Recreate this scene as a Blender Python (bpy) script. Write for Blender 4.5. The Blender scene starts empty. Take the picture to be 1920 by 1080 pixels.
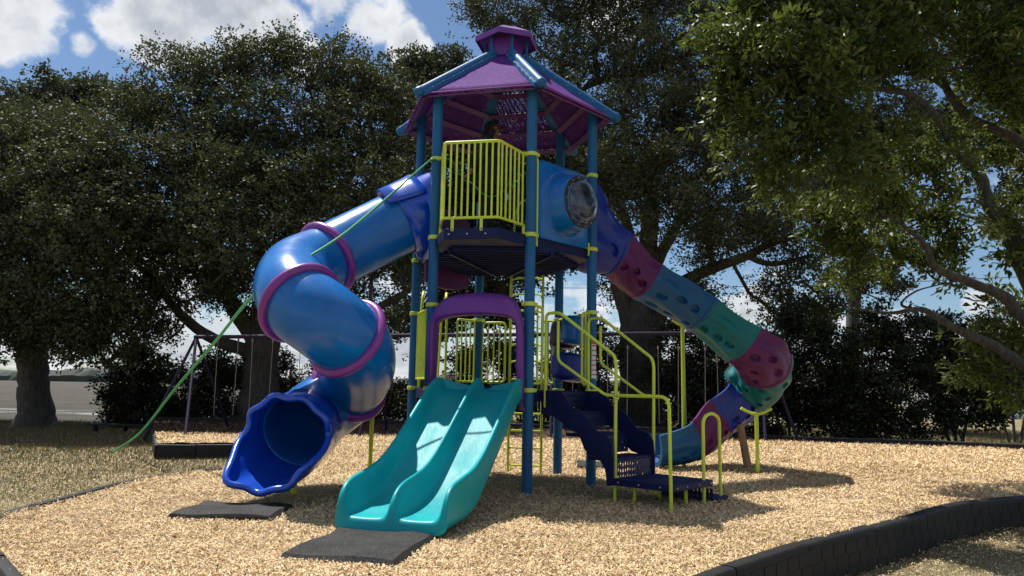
import bpy, math, random
import numpy as np
from mathutils import Vector, Matrix
random.seed(7); RNG = np.random.default_rng(11)
SC = bpy.context.scene; COL = SC.collection
# ------------------------------------------------------------------ camera
F, PIT, ROLL, H = 1397.8, .1321, .018, 1.232
cp, sp, cr, sr = math.cos(PIT), math.sin(PIT), math.cos(ROLL), math.sin(ROLL)
cam = bpy.data.cameras.new('camera'); co = bpy.data.objects.new('camera', cam); COL.objects.link(co)
R0, U0, B0 = Vector((1, 0, 0)), Vector((0, -sp, cp)), Vector((0, -cp, -sp))
Rx, Ux = cr*R0 + sr*U0, -sr*R0 + cr*U0
co.matrix_world = Matrix.Translation((0, 0, H)) @ Matrix((Rx, Ux, B0)).transposed().to_4x4()
cam.sensor_width = 36; cam.lens = F/1920*36; cam.clip_start = .05; cam.clip_end = 6000
SC.camera = co
# ------------------------------------------------------------------ sun, sky, exposure
SUN_DIR = Vector((-.32, .36, 1.0)).normalized()        # towards the sun
sl = bpy.data.lights.new('sun', 'SUN'); sl.energy = 5.0; sl.angle = math.radians(.53); sl.color = (1, .95, .87)
so = bpy.data.objects.new('sun', sl); COL.objects.link(so)
so.rotation_euler = SUN_DIR.to_track_quat('Z', 'Y').to_euler(); so.location = (-10, 15, 40)
SC.view_settings.view_transform = 'Standard'; SC.view_settings.look = 'None'
SC.view_settings.exposure = 0.56; SC.view_settings.gamma = 1.0
W = bpy.data.worlds.new('World'); SC.world = W; W.use_nodes = True
SC.cycles.max_bounces = 6; SC.cycles.transparent_max_bounces = 12; SC.cycles.caustics_reflective = False; SC.cycles.caustics_refractive = False

def ray(x, y):
    a = (x-960)/F; b = (540-y)/F
    u = a*cr - b*sr; v = a*sr + b*cr
    return u, cp - v*sp, sp + v*cp
def at(x, y, Y):
    r = ray(x, y); t = Y/r[1]; return Vector((r[0]*t, Y, H + r[2]*t))
def gd(x, y, z=0.):
    r = ray(x, y); t = (z-H)/r[2]; return Vector((r[0]*t, r[1]*t, z))

class NT:
    def __init__(s, nt): s.nt = nt; s.N = nt.nodes; s.L = nt.links
    def n(s, t, **k):
        o = s.N.new(t)
        for a, b in k.items():
            if a.startswith('i_'):
                o.inputs[a[2:].replace('_', ' ')].default_value = b
            else: setattr(o, a, b)
        return o
    def l(s, a, b): s.L.new(a, b)
    def math(s, op, a, b=None, clamp=False):
        o = s.N.new('ShaderNodeMath'); o.operation = op; o.use_clamp = clamp
        for i, v in enumerate((a, b)):
            if v is None: continue
            if isinstance(v, (int, float)): o.inputs[i].default_value = v
            else: s.l(v, o.inputs[i])
        return o.outputs[0]
    def ramp(s, fac, stops):
        o = s.N.new('ShaderNodeValToRGB'); e = o.color_ramp.elements
        while len(e) < len(stops): e.new(.5)
        for q, (p, c) in zip(e, stops):
            q.position = p; q.color = (*c, 1) if len(c) == 3 else c
        s.l(fac, o.inputs[0]); return o.outputs[0]
    def mix(s, f, a, b):
        o = s.N.new('ShaderNodeMix'); o.data_type = 'RGBA'
        for i, v in ((0, f), (6, a), (7, b)):
            if isinstance(v, (int, float)): o.inputs[i].default_value = v
            elif isinstance(v, tuple): o.inputs[i].default_value = (*v, 1)
            else: s.l(v, o.inputs[i])
        return o.outputs[2]

def build_world():
    w = NT(W.node_tree); w.N.clear()
    out = w.n('ShaderNodeOutputWorld'); bg = w.n('ShaderNodeBackground')
    sky = w.n('ShaderNodeTexSky'); sky.sky_type = 'NISHITA'; sky.sun_disc = False
    sky.sun_elevation = math.asin(SUN_DIR.z); sky.sun_rotation = math.atan2(SUN_DIR.x, SUN_DIR.y)
    sky.air_density = 1.0; sky.dust_density = .6; sky.ozone_density = 1.6
    tc = w.n('ShaderNodeTexCoord')
    nrm = w.n('ShaderNodeVectorMath', operation='NORMALIZE'); w.l(tc.outputs['Generated'], nrm.inputs[0])
    sx = w.n('ShaderNodeSeparateXYZ'); w.l(nrm.outputs[0], sx.inputs[0])
    zz = w.math('MAXIMUM', sx.outputs[2], .0); zz = w.math('ADD', zz, .12)
    pl = w.n('ShaderNodeCombineXYZ')
    w.l(w.math('DIVIDE', sx.outputs[0], zz), pl.inputs[0]); w.l(w.math('DIVIDE', sx.outputs[1], zz), pl.inputs[1])
    n1 = w.n('ShaderNodeTexNoise', i_Scale=2.1, i_Detail=9., i_Roughness=.56); w.l(pl.outputs[0], n1.inputs['Vector'])
    n2 = w.n('ShaderNodeTexNoise', i_Scale=13., i_Detail=8., i_Roughness=.6); w.l(nrm.outputs[0], n2.inputs['Vector'])
    # cumulus positions as directions in the sky: (pixel guide, angular radius)
    acc = None
    for (x, y, r, s) in CLOUDS:
        d = Vector(ray(x, y)).normalized()
        vd = w.n('ShaderNodeVectorMath', operation='DISTANCE'); w.l(nrm.outputs[0], vd.inputs[0]); vd.inputs[1].default_value = d
        m = w.n('ShaderNodeMapRange', interpolation_type='SMOOTHSTEP'); w.l(vd.outputs['Value'], m.inputs[0])
        m.inputs[1].default_value = r*1.28; m.inputs[2].default_value = r*.1; m.inputs[3].default_value = 0; m.inputs[4].default_value = s
        acc = m.outputs[0] if acc is None else w.math('MAXIMUM', acc, m.outputs[0])
    low = w.n('ShaderNodeMapRange', interpolation_type='SMOOTHSTEP'); w.l(sx.outputs[2], low.inputs[0])
    low.inputs[1].default_value = .30; low.inputs[2].default_value = .02; low.inputs[3].default_value = .0; low.inputs[4].default_value = .62
    base = w.math('MAXIMUM', acc, low.outputs[0])
    # far from the picture the sky carries scattered cumulus too
    beh = w.n('ShaderNodeMapRange', interpolation_type='SMOOTHSTEP'); w.l(sx.outputs[1], beh.inputs[0])
    beh.inputs[1].default_value = .75; beh.inputs[2].default_value = .3; beh.inputs[3].default_value = 0; beh.inputs[4].default_value = .52
    base = w.math('MAXIMUM', base, beh.outputs[0])
    nn = w.math('ADD', w.math('MULTIPLY', w.math('SUBTRACT', n1.outputs[0], .5), .9), w.math('MULTIPLY', w.math('SUBTRACT', n2.outputs[0], .5), 1.5))
    dens = w.math('ADD', base, nn)
    mask = w.n('ShaderNodeMapRange', interpolation_type='SMOOTHSTEP'); w.l(dens, mask.inputs[0])
    mask.inputs[1].default_value = .41; mask.inputs[2].default_value = .72
    n3 = w.n('ShaderNodeTexNoise', i_Scale=7., i_Detail=7., i_Roughness=.55); w.l(nrm.outputs[0], n3.inputs['Vector'])
    shade = w.n('ShaderNodeMapRange', interpolation_type='SMOOTHSTEP'); w.l(w.math('ADD', w.math('MULTIPLY', dens, .55), w.math('MULTIPLY', n3.outputs[0], .8)), shade.inputs[0])
    shade.inputs[1].default_value = .62; shade.inputs[2].default_value = 1.05
    ccol = w.mix(shade.outputs[0], (10.0, 10.1, 10.3), (4.6, 5.0, 5.7))
    tint = w.n('ShaderNodeMix', data_type='RGBA', blend_type='MULTIPLY'); tint.inputs[0].default_value = 1
    w.l(sky.outputs[0], tint.inputs[6]); tint.inputs[7].default_value = (.86, 1.0, 1.12, 1)
    col = w.mix(w.math('MULTIPLY', mask.outputs[0], .96), tint.outputs[2], ccol)
    w.l(col, bg.inputs[0]); bg.inputs[1].default_value = .064
    w.l(bg.outputs[0], out.inputs[0])
CLOUDS = [(20, 20, .07, .85), (60, 70, .045, .7), (158, 85, .026, .62), (300, 15, .085, .9), (430, 0, .10, .95), (520, 60, .06, .85), (215, 45, .04, .7), (370, 90, .04, .7),
          (700, 20, .07, .9), (765, 85, .05, .9), (640, -20, .07, .8), (560, 110, .05, .8), (0, 180, .02, .0),
          (1150, 20, .10, .7), (1400, 580, .06, .72), (1850, 300, .15, .45), (1830, 560, .05, .6), (290, 560, .12, .75), (720, 600, .1, .8)]
build_world()

# ------------------------------------------------------------------ materials
MATS = {}
def newmat(name):
    m = bpy.data.materials.new(name); m.use_nodes = True; MATS[name] = m
    w = NT(m.node_tree); w.N.clear()
    return m, w, w.n('ShaderNodeOutputMaterial'), w.n('ShaderNodeBsdfPrincipled')
def coord(w, scale=(1, 1, 1), kind='Object'):
    tc = w.n('ShaderNodeTexCoord'); mp = w.n('ShaderNodeMapping'); mp.inputs['Scale'].default_value = scale
    w.l(tc.outputs[kind], mp.inputs[0]); return mp.outputs[0]
def paint(name, c, rough=.35, var=.12, bump=.02, bscale=60, dirt=.0, dirtcol=(.12, .10, .08), coat=0., spec=.5, dust=0., fade=None, metal=0.):
    """painted steel or rotomoulded plastic with uneven tone, fine orange peel, grime and dust lying on upward faces"""
    m, w, o, b = newmat(name)
    v = coord(w)
    n = w.n('ShaderNodeTexNoise', i_Scale=3.1, i_Detail=6., i_Roughness=.6); w.l(v, n.inputs['Vector'])
    c2 = tuple(min(1, q*(1+var)) + .004*var for q in c); c1 = tuple(q*(1-var) for q in c)
    col = w.ramp(n.outputs[0], [(.3, c1), (.7, c2)])
    if fade:
        nf = w.n('ShaderNodeTexNoise', i_Scale=1.3, i_Detail=5.); w.l(v, nf.inputs['Vector'])
        f = w.n('ShaderNodeMapRange'); w.l(nf.outputs[0], f.inputs[0]); f.inputs[1].default_value = .45; f.inputs[2].default_value = .75
        col = w.mix(w.math('MULTIPLY', f.outputs[0], fade[1]), col, fade[0])
    if dirt:
        n3 = w.n('ShaderNodeTexNoise', i_Scale=9., i_Detail=8., i_Roughness=.7); w.l(v, n3.inputs['Vector'])
        d = w.n('ShaderNodeMapRange'); w.l(n3.outputs[0], d.inputs[0]); d.inputs[1].default_value = .52; d.inputs[2].default_value = .8
        col = w.mix(w.math('MULTIPLY', d.outputs[0], dirt), col, dirtcol)
    if dust:
        g = w.n('ShaderNodeNewGeometry'); s = w.n('ShaderNodeSeparateXYZ'); w.l(g.outputs['Normal'], s.inputs[0])
        n4 = w.n('ShaderNodeTexNoise', i_Scale=150., i_Detail=3.); w.l(v, n4.inputs['Vector'])
        a = w.math('MULTIPLY', w.math('MAXIMUM', s.outputs[2], 0.), w.math('GREATER_THAN', n4.outputs[0], .60))
        col = w.mix(w.math('MULTIPLY', a, dust), col, (.55, .52, .46))
    w.l(col, b.inputs['Base Color'])
    n2 = w.n('ShaderNodeTexNoise', i_Scale=float(bscale), i_Detail=3.); w.l(v, n2.inputs['Vector'])
    n5 = w.n('ShaderNodeTexNoise', i_Scale=5., i_Detail=4.); w.l(v, n5.inputs['Vector'])
    bp = w.n('ShaderNodeBump'); bp.inputs['Strength'].default_value = bump*6; bp.inputs['Distance'].default_value = .002
    w.l(w.math('ADD', n2.outputs[0], w.math('MULTIPLY', n5.outputs[0], 3.)), bp.inputs['Height']); w.l(bp.outputs[0], b.inputs['Normal'])
    rr = w.n('ShaderNodeMapRange'); w.l(n.outputs[0], rr.inputs[0]); rr.inputs[1].default_value = .3; rr.inputs[2].default_value = .7
    rr.inputs[3].default_value = rough*.8; rr.inputs[4].default_value = min(1, rough*1.3); w.l(rr.outputs[0], b.inputs['Roughness'])
    b.inputs['Coat Weight'].default_value = coat; b.inputs['Coat Roughness'].default_value = .12
    b.inputs['Specular IOR Level'].default_value = spec; b.inputs['Metallic'].default_value = metal
    w.l(b.outputs[0], o.inputs[0]); return m

paint('post_blue', (.018, .115, .265), .42, .12, .02, dirt=.15, dirtcol=(.06, .09, .12), dust=.1, spec=.22)
paint('lime', (.58, .68, .05), .33, .08, .02, dirt=.22, dirtcol=(.25, .25, .08))
paint('tube_blue', (.002, .125, .42), .24, .10, .03, dirt=.10, dirtcol=(.01, .09, .28), coat=.15, dust=.2, spec=.38)
paint('hood_blue', (.001, .058, .46), .24, .08, .03, dirt=.0, dirtcol=(.02, .05, .3), coat=.35, dust=.2)
paint('ring_purple', (.20, .025, .24), .33, .12, .02, dirt=.35, dirtcol=(.25, .12, .22), dust=.3)
paint('arch_purple', (.14, .018, .24), .38, .10, .02, dirt=.15, dirtcol=(.25, .12, .3), dust=.4)
paint('chute_purple', (.10, .014, .098), .45, .2, .06, spec=.3, dirt=.35, dirtcol=(.07, .03, .05), bscale=25)
paint('chute_blue', (.008, .085, .22), .45, .15, .06, spec=.3, dirt=.35, dirtcol=(.03, .07, .12), bscale=25)
paint('chute_teal', (.003, .145, .155), .45, .18, .06, spec=.3, dirt=.4, dirtcol=(.03, .10, .09), bscale=25)
paint('chute_navy', (.003, .022, .24), .4, .15, .06, dirt=.3, dirtcol=(.03, .04, .16), bscale=25)
paint('stair_navy', (.004, .009, .062), .5, .2, .1, spec=.25, dirt=.15, dirtcol=(.02, .025, .06), bscale=120)
paint('barrel_purple', (.045, .008, .07), .35)
paint('bolt_steel', (.45, .45, .45), .35, metal=.9)
paint('swing_purple', (.022, .014, .038), .6, spec=.2, dirt=.15, dirtcol=(.05, .04, .06))
paint('chain_steel', (.20, .19, .18), .5, metal=.5)
paint('rubber', (.010, .010, .011), .8, .3, .3, dirt=.25, dirtcol=(.04, .036, .03), bscale=160, dust=.2, spec=.3)
paint('rope_green', (.06, .38, .14), .6, .15, .2, bscale=300)
paint('wood_post', (.24, .15, .09), .75, .35, .2, dirt=.4, dirtcol=(.10, .06, .04), bscale=40)
paint('dark_metal', (.03, .03, .035), .5)
paint('jacket', (.012, .013, .016), .85, .3, .3, bscale=90)
paint('trousers', (.028, .028, .03), .85, .3, .3, bscale=90)
paint('skin', (.20, .10, .06), .5, .1)
paint('hair', (.012, .010, .009), .7, .3, .3, bscale=200)
paint('glasses', (.006, .006, .007), .12)
paint('sticker_white', (.7, .7, .68), .5)
paint('sticker_red', (.5, .05, .04), .5)
paint('house_wall', (.38, .37, .35), .8, .08)
paint('house_white', (.75, .75, .73), .7, .05)
paint('shingle', (.16, .15, .15), .85, .25, .3, bscale=20)
paint('window_glass', (.03, .04, .05), .08)
paint('cable', (.02, .02, .02), .6)

def slide_mat():
    m, w, o, b = newmat('slide_teal')
    v = coord(w)
    n = w.n('ShaderNodeTexNoise', i_Scale=3., i_Detail=6.); w.l(v, n.inputs['Vector'])
    col = w.ramp(n.outputs[0], [(.3, (.001, .27, .30)), (.7, (.002, .335, .37))])
    # scuffed, sun-bleached wear that runs along the bed (uses the bed attribute painted on the mesh)
    a = w.n('ShaderNodeAttribute'); a.attribute_name = 'bed'
    v2 = coord(w, (60, 7, 7)); s = w.n('ShaderNodeTexNoise', i_Scale=1., i_Detail=9., i_Roughness=.75, i_Distortion=.8); w.l(v2, s.inputs['Vector'])
    big = w.n('ShaderNodeTexNoise', i_Scale=2.3, i_Detail=3.); w.l(v, big.inputs['Vector'])
    f = w.n('ShaderNodeMapRange'); w.l(w.math('ADD', w.math('MULTIPLY', s.outputs[0], .8), w.math('MULTIPLY', big.outputs[0], .5)), f.inputs[0])
    f.inputs[1].default_value = .56; f.inputs[2].default_value = .76
    ff = w.math('MULTIPLY', f.outputs[0], a.outputs['Fac'], True)
    col = w.mix(w.math('MULTIPLY', ff, .30), col, (.08, .42, .45)); b.inputs['Specular IOR Level'].default_value = .3
    s2 = w.n('ShaderNodeTexNoise', i_Scale=1., i_Detail=8., i_Roughness=.8); w.l(coord(w, (110, 11, 11)), s2.inputs['Vector'])
    g = w.n('ShaderNodeMapRange'); w.l(s2.outputs[0], g.inputs[0]); g.inputs[1].default_value = .58; g.inputs[2].default_value = .68
    col = w.mix(w.math('MULTIPLY', w.math('MULTIPLY', g.outputs[0], a.outputs['Fac'], True), .4), col, (.01, .14, .16))
    w.l(col, b.inputs['Base Color'])
    b.inputs['Roughness'].default_value = .3
    r = w.n('ShaderNodeMapRange'); w.l(ff, r.inputs[0]); r.inputs[3].default_value = .42; r.inputs[4].default_value = .62; w.l(r.outputs[0], b.inputs['Roughness'])
    bp = w.n('ShaderNodeBump'); bp.inputs['Strength'].default_value = .8; bp.inputs['Distance'].default_value = .004
    w.l(w.math('ADD', n.outputs[0], w.math('MULTIPLY', w.math('MULTIPLY', s2.outputs[0], a.outputs['Fac']), 1.2)), bp.inputs['Height']); w.l(bp.outputs[0], b.inputs['Normal'])
    w.l(b.outputs[0], o.inputs[0])
slide_mat()

def perforated():
    m, w, o, b = newmat('roof_purple')
    v = coord(w)
    n = w.n('ShaderNodeTexNoise', i_Scale=4., i_Detail=6.); w.l(v, n.inputs['Vector'])
    col = w.ramp(n.outputs[0], [(.3, (.085, .025, .165)), (.7, (.12, .036, .22))])
    n4 = w.n('ShaderNodeTexNoise', i_Scale=110., i_Detail=2.); w.l(v, n4.inputs['Vector'])
    col = w.mix(w.math('MULTIPLY', w.math('GREATER_THAN', n4.outputs[0], .66), .25), col, (.5, .35, .55))
    w.l(col, b.inputs['Base Color']); b.inputs['Roughness'].default_value = .8; b.inputs['Specular IOR Level'].default_value = .08
    vo = w.n('ShaderNodeTexVoronoi', i_Scale=62., i_Randomness=.35); w.l(v, vo.inputs['Vector'])
    hole = w.math('LESS_THAN', vo.outputs['Distance'], .32)
    tr = w.n('ShaderNodeBsdfTransparent'); mx = w.n('ShaderNodeMixShader')
    w.l(hole, mx.inputs[0]); w.l(b.outputs[0], mx.inputs[1]); w.l(tr.outputs[0], mx.inputs[2]); w.l(mx.outputs[0], o.inputs[0])
perforated()
paint('roof_trim', (.10, .02, .14), .45, .12, dirt=.3)
paint('cupola_purple', (.15, .03, .25), .45, .12, dirt=.3, dirtcol=(.25, .12, .3), dust=.3)

def stair_mesh_mat():
    m, w, o, b = newmat('stair_perf')
    v = coord(w)
    b.inputs['Base Color'].default_value = (.008, .014, .065, 1); b.inputs['Roughness'].default_value = .5
    vo = w.n('ShaderNodeTexVoronoi', i_Scale=30., i_Randomness=.15); w.l(coord(w, (1, 1, .5)), vo.inputs['Vector'])
    tr = w.n('ShaderNodeBsdfTransparent'); mx = w.n('ShaderNodeMixShader')
    w.l(w.math('LESS_THAN', vo.outputs['Distance'], .36), mx.inputs[0]); w.l(b.outputs[0], mx.inputs[1]); w.l(tr.outputs[0], mx.inputs[2]); w.l(mx.outputs[0], o.inputs[0])
stair_mesh_mat()

def glass_mat():
    m, w, o, b = newmat('bubble_plastic')
    v = coord(w)
    b.inputs['Base Color'].default_value = (.75, .8, .85, 1); b.inputs['Roughness'].default_value = .03
    b.inputs['Transmission Weight'].default_value = 1.; b.inputs['IOR'].default_value = 1.4
    n = w.n('ShaderNodeTexNoise', i_Scale=14., i_Detail=6., i_Roughness=.7); w.l(v, n.inputs['Vector'])
    d = w.n('ShaderNodeBsdfDiffuse'); d.inputs[0].default_value = (.55, .62, .70, 1)
    f = w.n('ShaderNodeMapRange'); w.l(n.outputs[0], f.inputs[0]); f.inputs[1].default_value = .45; f.inputs[2].default_value = .75; f.inputs[3].default_value = .02; f.inputs[4].default_value = .20
    mx = w.n('ShaderNodeMixShader'); w.l(f.outputs[0], mx.inputs[0]); w.l(b.outputs[0], mx.inputs[1]); w.l(d.outputs[0], mx.inputs[2]); w.l(mx.outputs[0], o.inputs[0])
glass_mat()

def leaf_mat(name, stops, trans=.22, rough=.42):
    m, w, o, b = newmat(name)
    a = w.n('ShaderNodeAttribute'); a.attribute_name = 'rnd'
    col = w.ramp(a.outputs['Fac'], stops)
    w.l(col, b.inputs['Base Color']); b.inputs['Roughness'].default_value = rough; b.inputs['Specular IOR Level'].default_value = .22
    t = w.n('ShaderNodeBsdfTranslucent'); mxc = w.mix(.5, col, (.12, .16, .02)); w.l(mxc, t.inputs[0])
    mx = w.n('ShaderNodeMixShader'); mx.inputs[0].default_value = trans
    w.l(b.outputs[0], mx.inputs[1]); w.l(t.outputs[0], mx.inputs[2]); w.l(mx.outputs[0], o.inputs[0])
leaf_mat('leaf_oak', [(0, (.030, .038, .018)), (.5, (.062, .072, .034)), (.85, (.10, .105, .050)), (1, (.15, .14, .08))], .14, .62)
leaf_mat('leaf_far', [(0, (.032, .042, .026)), (.6, (.066, .076, .044)), (1, (.11, .115, .07))], .14, .62)
leaf_mat('leaf_near', [(0, (.036, .054, .015)), (.5, (.08, .11, .028)), (.9, (.16, .19, .05)), (1, (.26, .25, .09))], .30, .45)
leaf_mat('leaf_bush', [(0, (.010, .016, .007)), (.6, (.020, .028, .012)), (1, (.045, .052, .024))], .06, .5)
leaf_mat('chip', [(0, (.32, .21, .115)), (.12, (.52, .37, .20)), (.5, (.66, .49, .28)), (.85, (.79, .63, .40)), (1, (.85, .73, .53))], .0, .8)
leaf_mat('mulch_piece', [(0, (.045, .028, .018)), (.6, (.12, .075, .045)), (1, (.26, .18, .11))], .0, .85)
leaf_mat('grass_blade', [(0, (.075, .062, .026)), (.5, (.16, .125, .055)), (.85, (.27, .21, .11)), (1, (.20, .17, .08))], .1, .7)

def bark():
    m, w, o, b = newmat('bark')
    n = w.n('ShaderNodeTexNoise', i_Scale=1., i_Detail=9., i_Roughness=.7, i_Distortion=.5); w.l(coord(w, (16, 16, 2.6)), n.inputs['Vector'])
    n2 = w.n('ShaderNodeTexNoise', i_Scale=1.2, i_Detail=4.); w.l(coord(w), n2.inputs['Vector'])
    c = w.ramp(n.outputs[0], [(.36, (.018, .015, .012)), (.52, (.075, .063, .052)), (.68, (.15, .135, .115))])
    c = w.mix(w.math('MULTIPLY', n2.outputs[0], .5), c, (.09, .09, .075))
    w.l(c, b.inputs['Base Color']); b.inputs['Roughness'].default_value = .9
    bp = w.n('ShaderNodeBump'); bp.inputs['Strength'].default_value = 1.; bp.inputs['Distance'].default_value = .08
    w.l(n.outputs[0], bp.inputs['Height']); w.l(bp.outputs[0], b.inputs['Normal']); w.l(b.outputs[0], o.inputs[0])
bark()

def chipbed():
    m, w, o, b = newmat('chip_bed')
    v = coord(w)
    vo = w.n('ShaderNodeTexVoronoi', i_Scale=42.); vo.inputs['Randomness'].default_value = 1.
    nd = w.n('ShaderNodeTexNoise', i_Scale=9., i_Detail=3.); w.l(v, nd.inputs['Vector'])
    ad = w.n('ShaderNodeVectorMath', operation='ADD'); w.l(v, ad.inputs[0]); w.l(nd.outputs[1], ad.inputs[1]); w.l(ad.outputs[0], vo.inputs['Vector'])
    s = w.n('ShaderNodeSeparateColor'); w.l(vo.outputs['Color'], s.inputs[0])
    col = w.ramp(s.outputs[0], [(0, (.30, .19, .10)), (.4, (.52, .37, .21)), (1, (.74, .58, .38))])
    dk = w.n('ShaderNodeMapRange'); w.l(vo.outputs['Distance'], dk.inputs[0]); dk.inputs[1].default_value = .35; dk.inputs[2].default_value = .8
    col = w.mix(w.math('MULTIPLY', dk.outputs[0], .4), col, (.22, .15, .085))
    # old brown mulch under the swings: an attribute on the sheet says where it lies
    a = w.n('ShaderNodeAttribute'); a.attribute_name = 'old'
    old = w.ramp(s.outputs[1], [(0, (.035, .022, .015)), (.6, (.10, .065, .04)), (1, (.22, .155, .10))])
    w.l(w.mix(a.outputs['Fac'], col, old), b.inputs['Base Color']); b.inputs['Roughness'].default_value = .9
    bp = w.n('ShaderNodeBump'); bp.inputs['Strength'].default_value = .9; bp.inputs['Distance'].default_value = .02; bp.invert = True
    w.l(vo.outputs['Distance'], bp.inputs['Height']); w.l(bp.outputs[0], b.inputs['Normal']); w.l(b.outputs[0], o.inputs[0])
chipbed()

def ground_mat():
    m, w, o, b = newmat('ground')
    v = coord(w)
    n = w.n('ShaderNodeTexNoise', i_Scale=.7, i_Detail=8., i_Roughness=.6); w.l(v, n.inputs['Vector'])
    n2 = w.n('ShaderNodeTexNoise', i_Scale=28., i_Detail=6., i_Roughness=.75); w.l(v, n2.inputs['Vector'])
    f = w.math('ADD', w.math('MULTIPLY', n.outputs[0], .5), w.math('MULTIPLY', n2.outputs[0], .5))
    col = w.ramp(f, [(.34, (.07, .07, .025)), (.46, (.15, .125, .055)), (.56, (.25, .20, .11)), (.68, (.40, .32, .20))])
    w.l(col, b.inputs['Base Color']); b.inputs['Roughness'].default_value = .95
    bp = w.n('ShaderNodeBump'); bp.inputs['Strength'].default_value = .8; bp.inputs['Distance'].default_value = .04
    w.l(n2.outputs[0], bp.inputs['Height']); w.l(bp.outputs[0], b.inputs['Normal']); w.l(b.outputs[0], o.inputs[0])
ground_mat()

def water_mat():
    m, w, o, b = newmat('water')
    tc = w.n('ShaderNodeTexCoord'); mp = w.n('ShaderNodeMapping'); mp.inputs['Scale'].default_value = (.16, 1.5, 1); w.l(tc.outputs['Object'], mp.inputs[0])
    n = w.n('ShaderNodeTexNoise', i_Scale=1.3, i_Detail=8., i_Roughness=.68); w.l(mp.outputs[0], n.inputs['Vector'])
    col = w.ramp(n.outputs[0], [(.40, (.050, .045, .037)), (.60, (.125, .115, .098))])
    s = w.n('ShaderNodeSeparateXYZ'); w.l(tc.outputs['Object'], s.inputs[0])
    fo = None
    for (yy, wd) in ((55.0, 2.6), (61.0, .9)):
        q = w.math('SUBTRACT', 1., w.math('DIVIDE', w.math('ABSOLUTE', w.math('SUBTRACT', w.math('ADD', s.outputs[1], w.math('MULTIPLY', n.outputs[0], 6.)), yy+3)), wd), True)
        fo = q if fo is None else w.math('MAXIMUM', fo, q)
    n2 = w.n('ShaderNodeTexNoise', i_Scale=1.1, i_Detail=9., i_Roughness=.8); w.l(mp.outputs[0], n2.inputs['Vector'])
    fo = w.math('MULTIPLY', fo, w.math('GREATER_THAN', n2.outputs[0], .53))
    w.l(w.mix(fo, col, (.75, .75, .74)), b.inputs['Base Color']); b.inputs['Roughness'].default_value = .9; b.inputs['Specular IOR Level'].default_value = .08
    bp = w.n('ShaderNodeBump'); bp.inputs['Strength'].default_value = 1.; bp.inputs['Distance'].default_value = .5
    w.l(n.outputs[0], bp.inputs['Height']); w.l(bp.outputs[0], b.inputs['Normal']); w.l(b.outputs[0], o.inputs[0])
water_mat()

def border_mat():
    m, w, o, b = newmat('border_black')
    v = coord(w)
    n = w.n('ShaderNodeTexNoise', i_Scale=7., i_Detail=8., i_Roughness=.7); w.l(v, n.inputs['Vector'])
    col = w.ramp(n.outputs[0], [(.35, (.006, .006, .007)), (.65, (.015, .0145, .0145)), (.82, (.05, .045, .036))])
    w.l(col, b.inputs['Base Color']); b.inputs['Roughness'].default_value = .6; b.inputs['Specular IOR Level'].default_value = .3
    n2 = w.n('ShaderNodeTexNoise', i_Scale=60., i_Detail=4.); w.l(v, n2.inputs['Vector'])
    bp = w.n('ShaderNodeBump'); bp.inputs['Strength'].default_value = .4; bp.inputs['Distance'].default_value = .004
    w.l(n2.outputs[0], bp.inputs['Height']); w.l(bp.outputs[0], b.inputs['Normal']); w.l(b.outputs[0], o.inputs[0])
border_mat()
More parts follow.
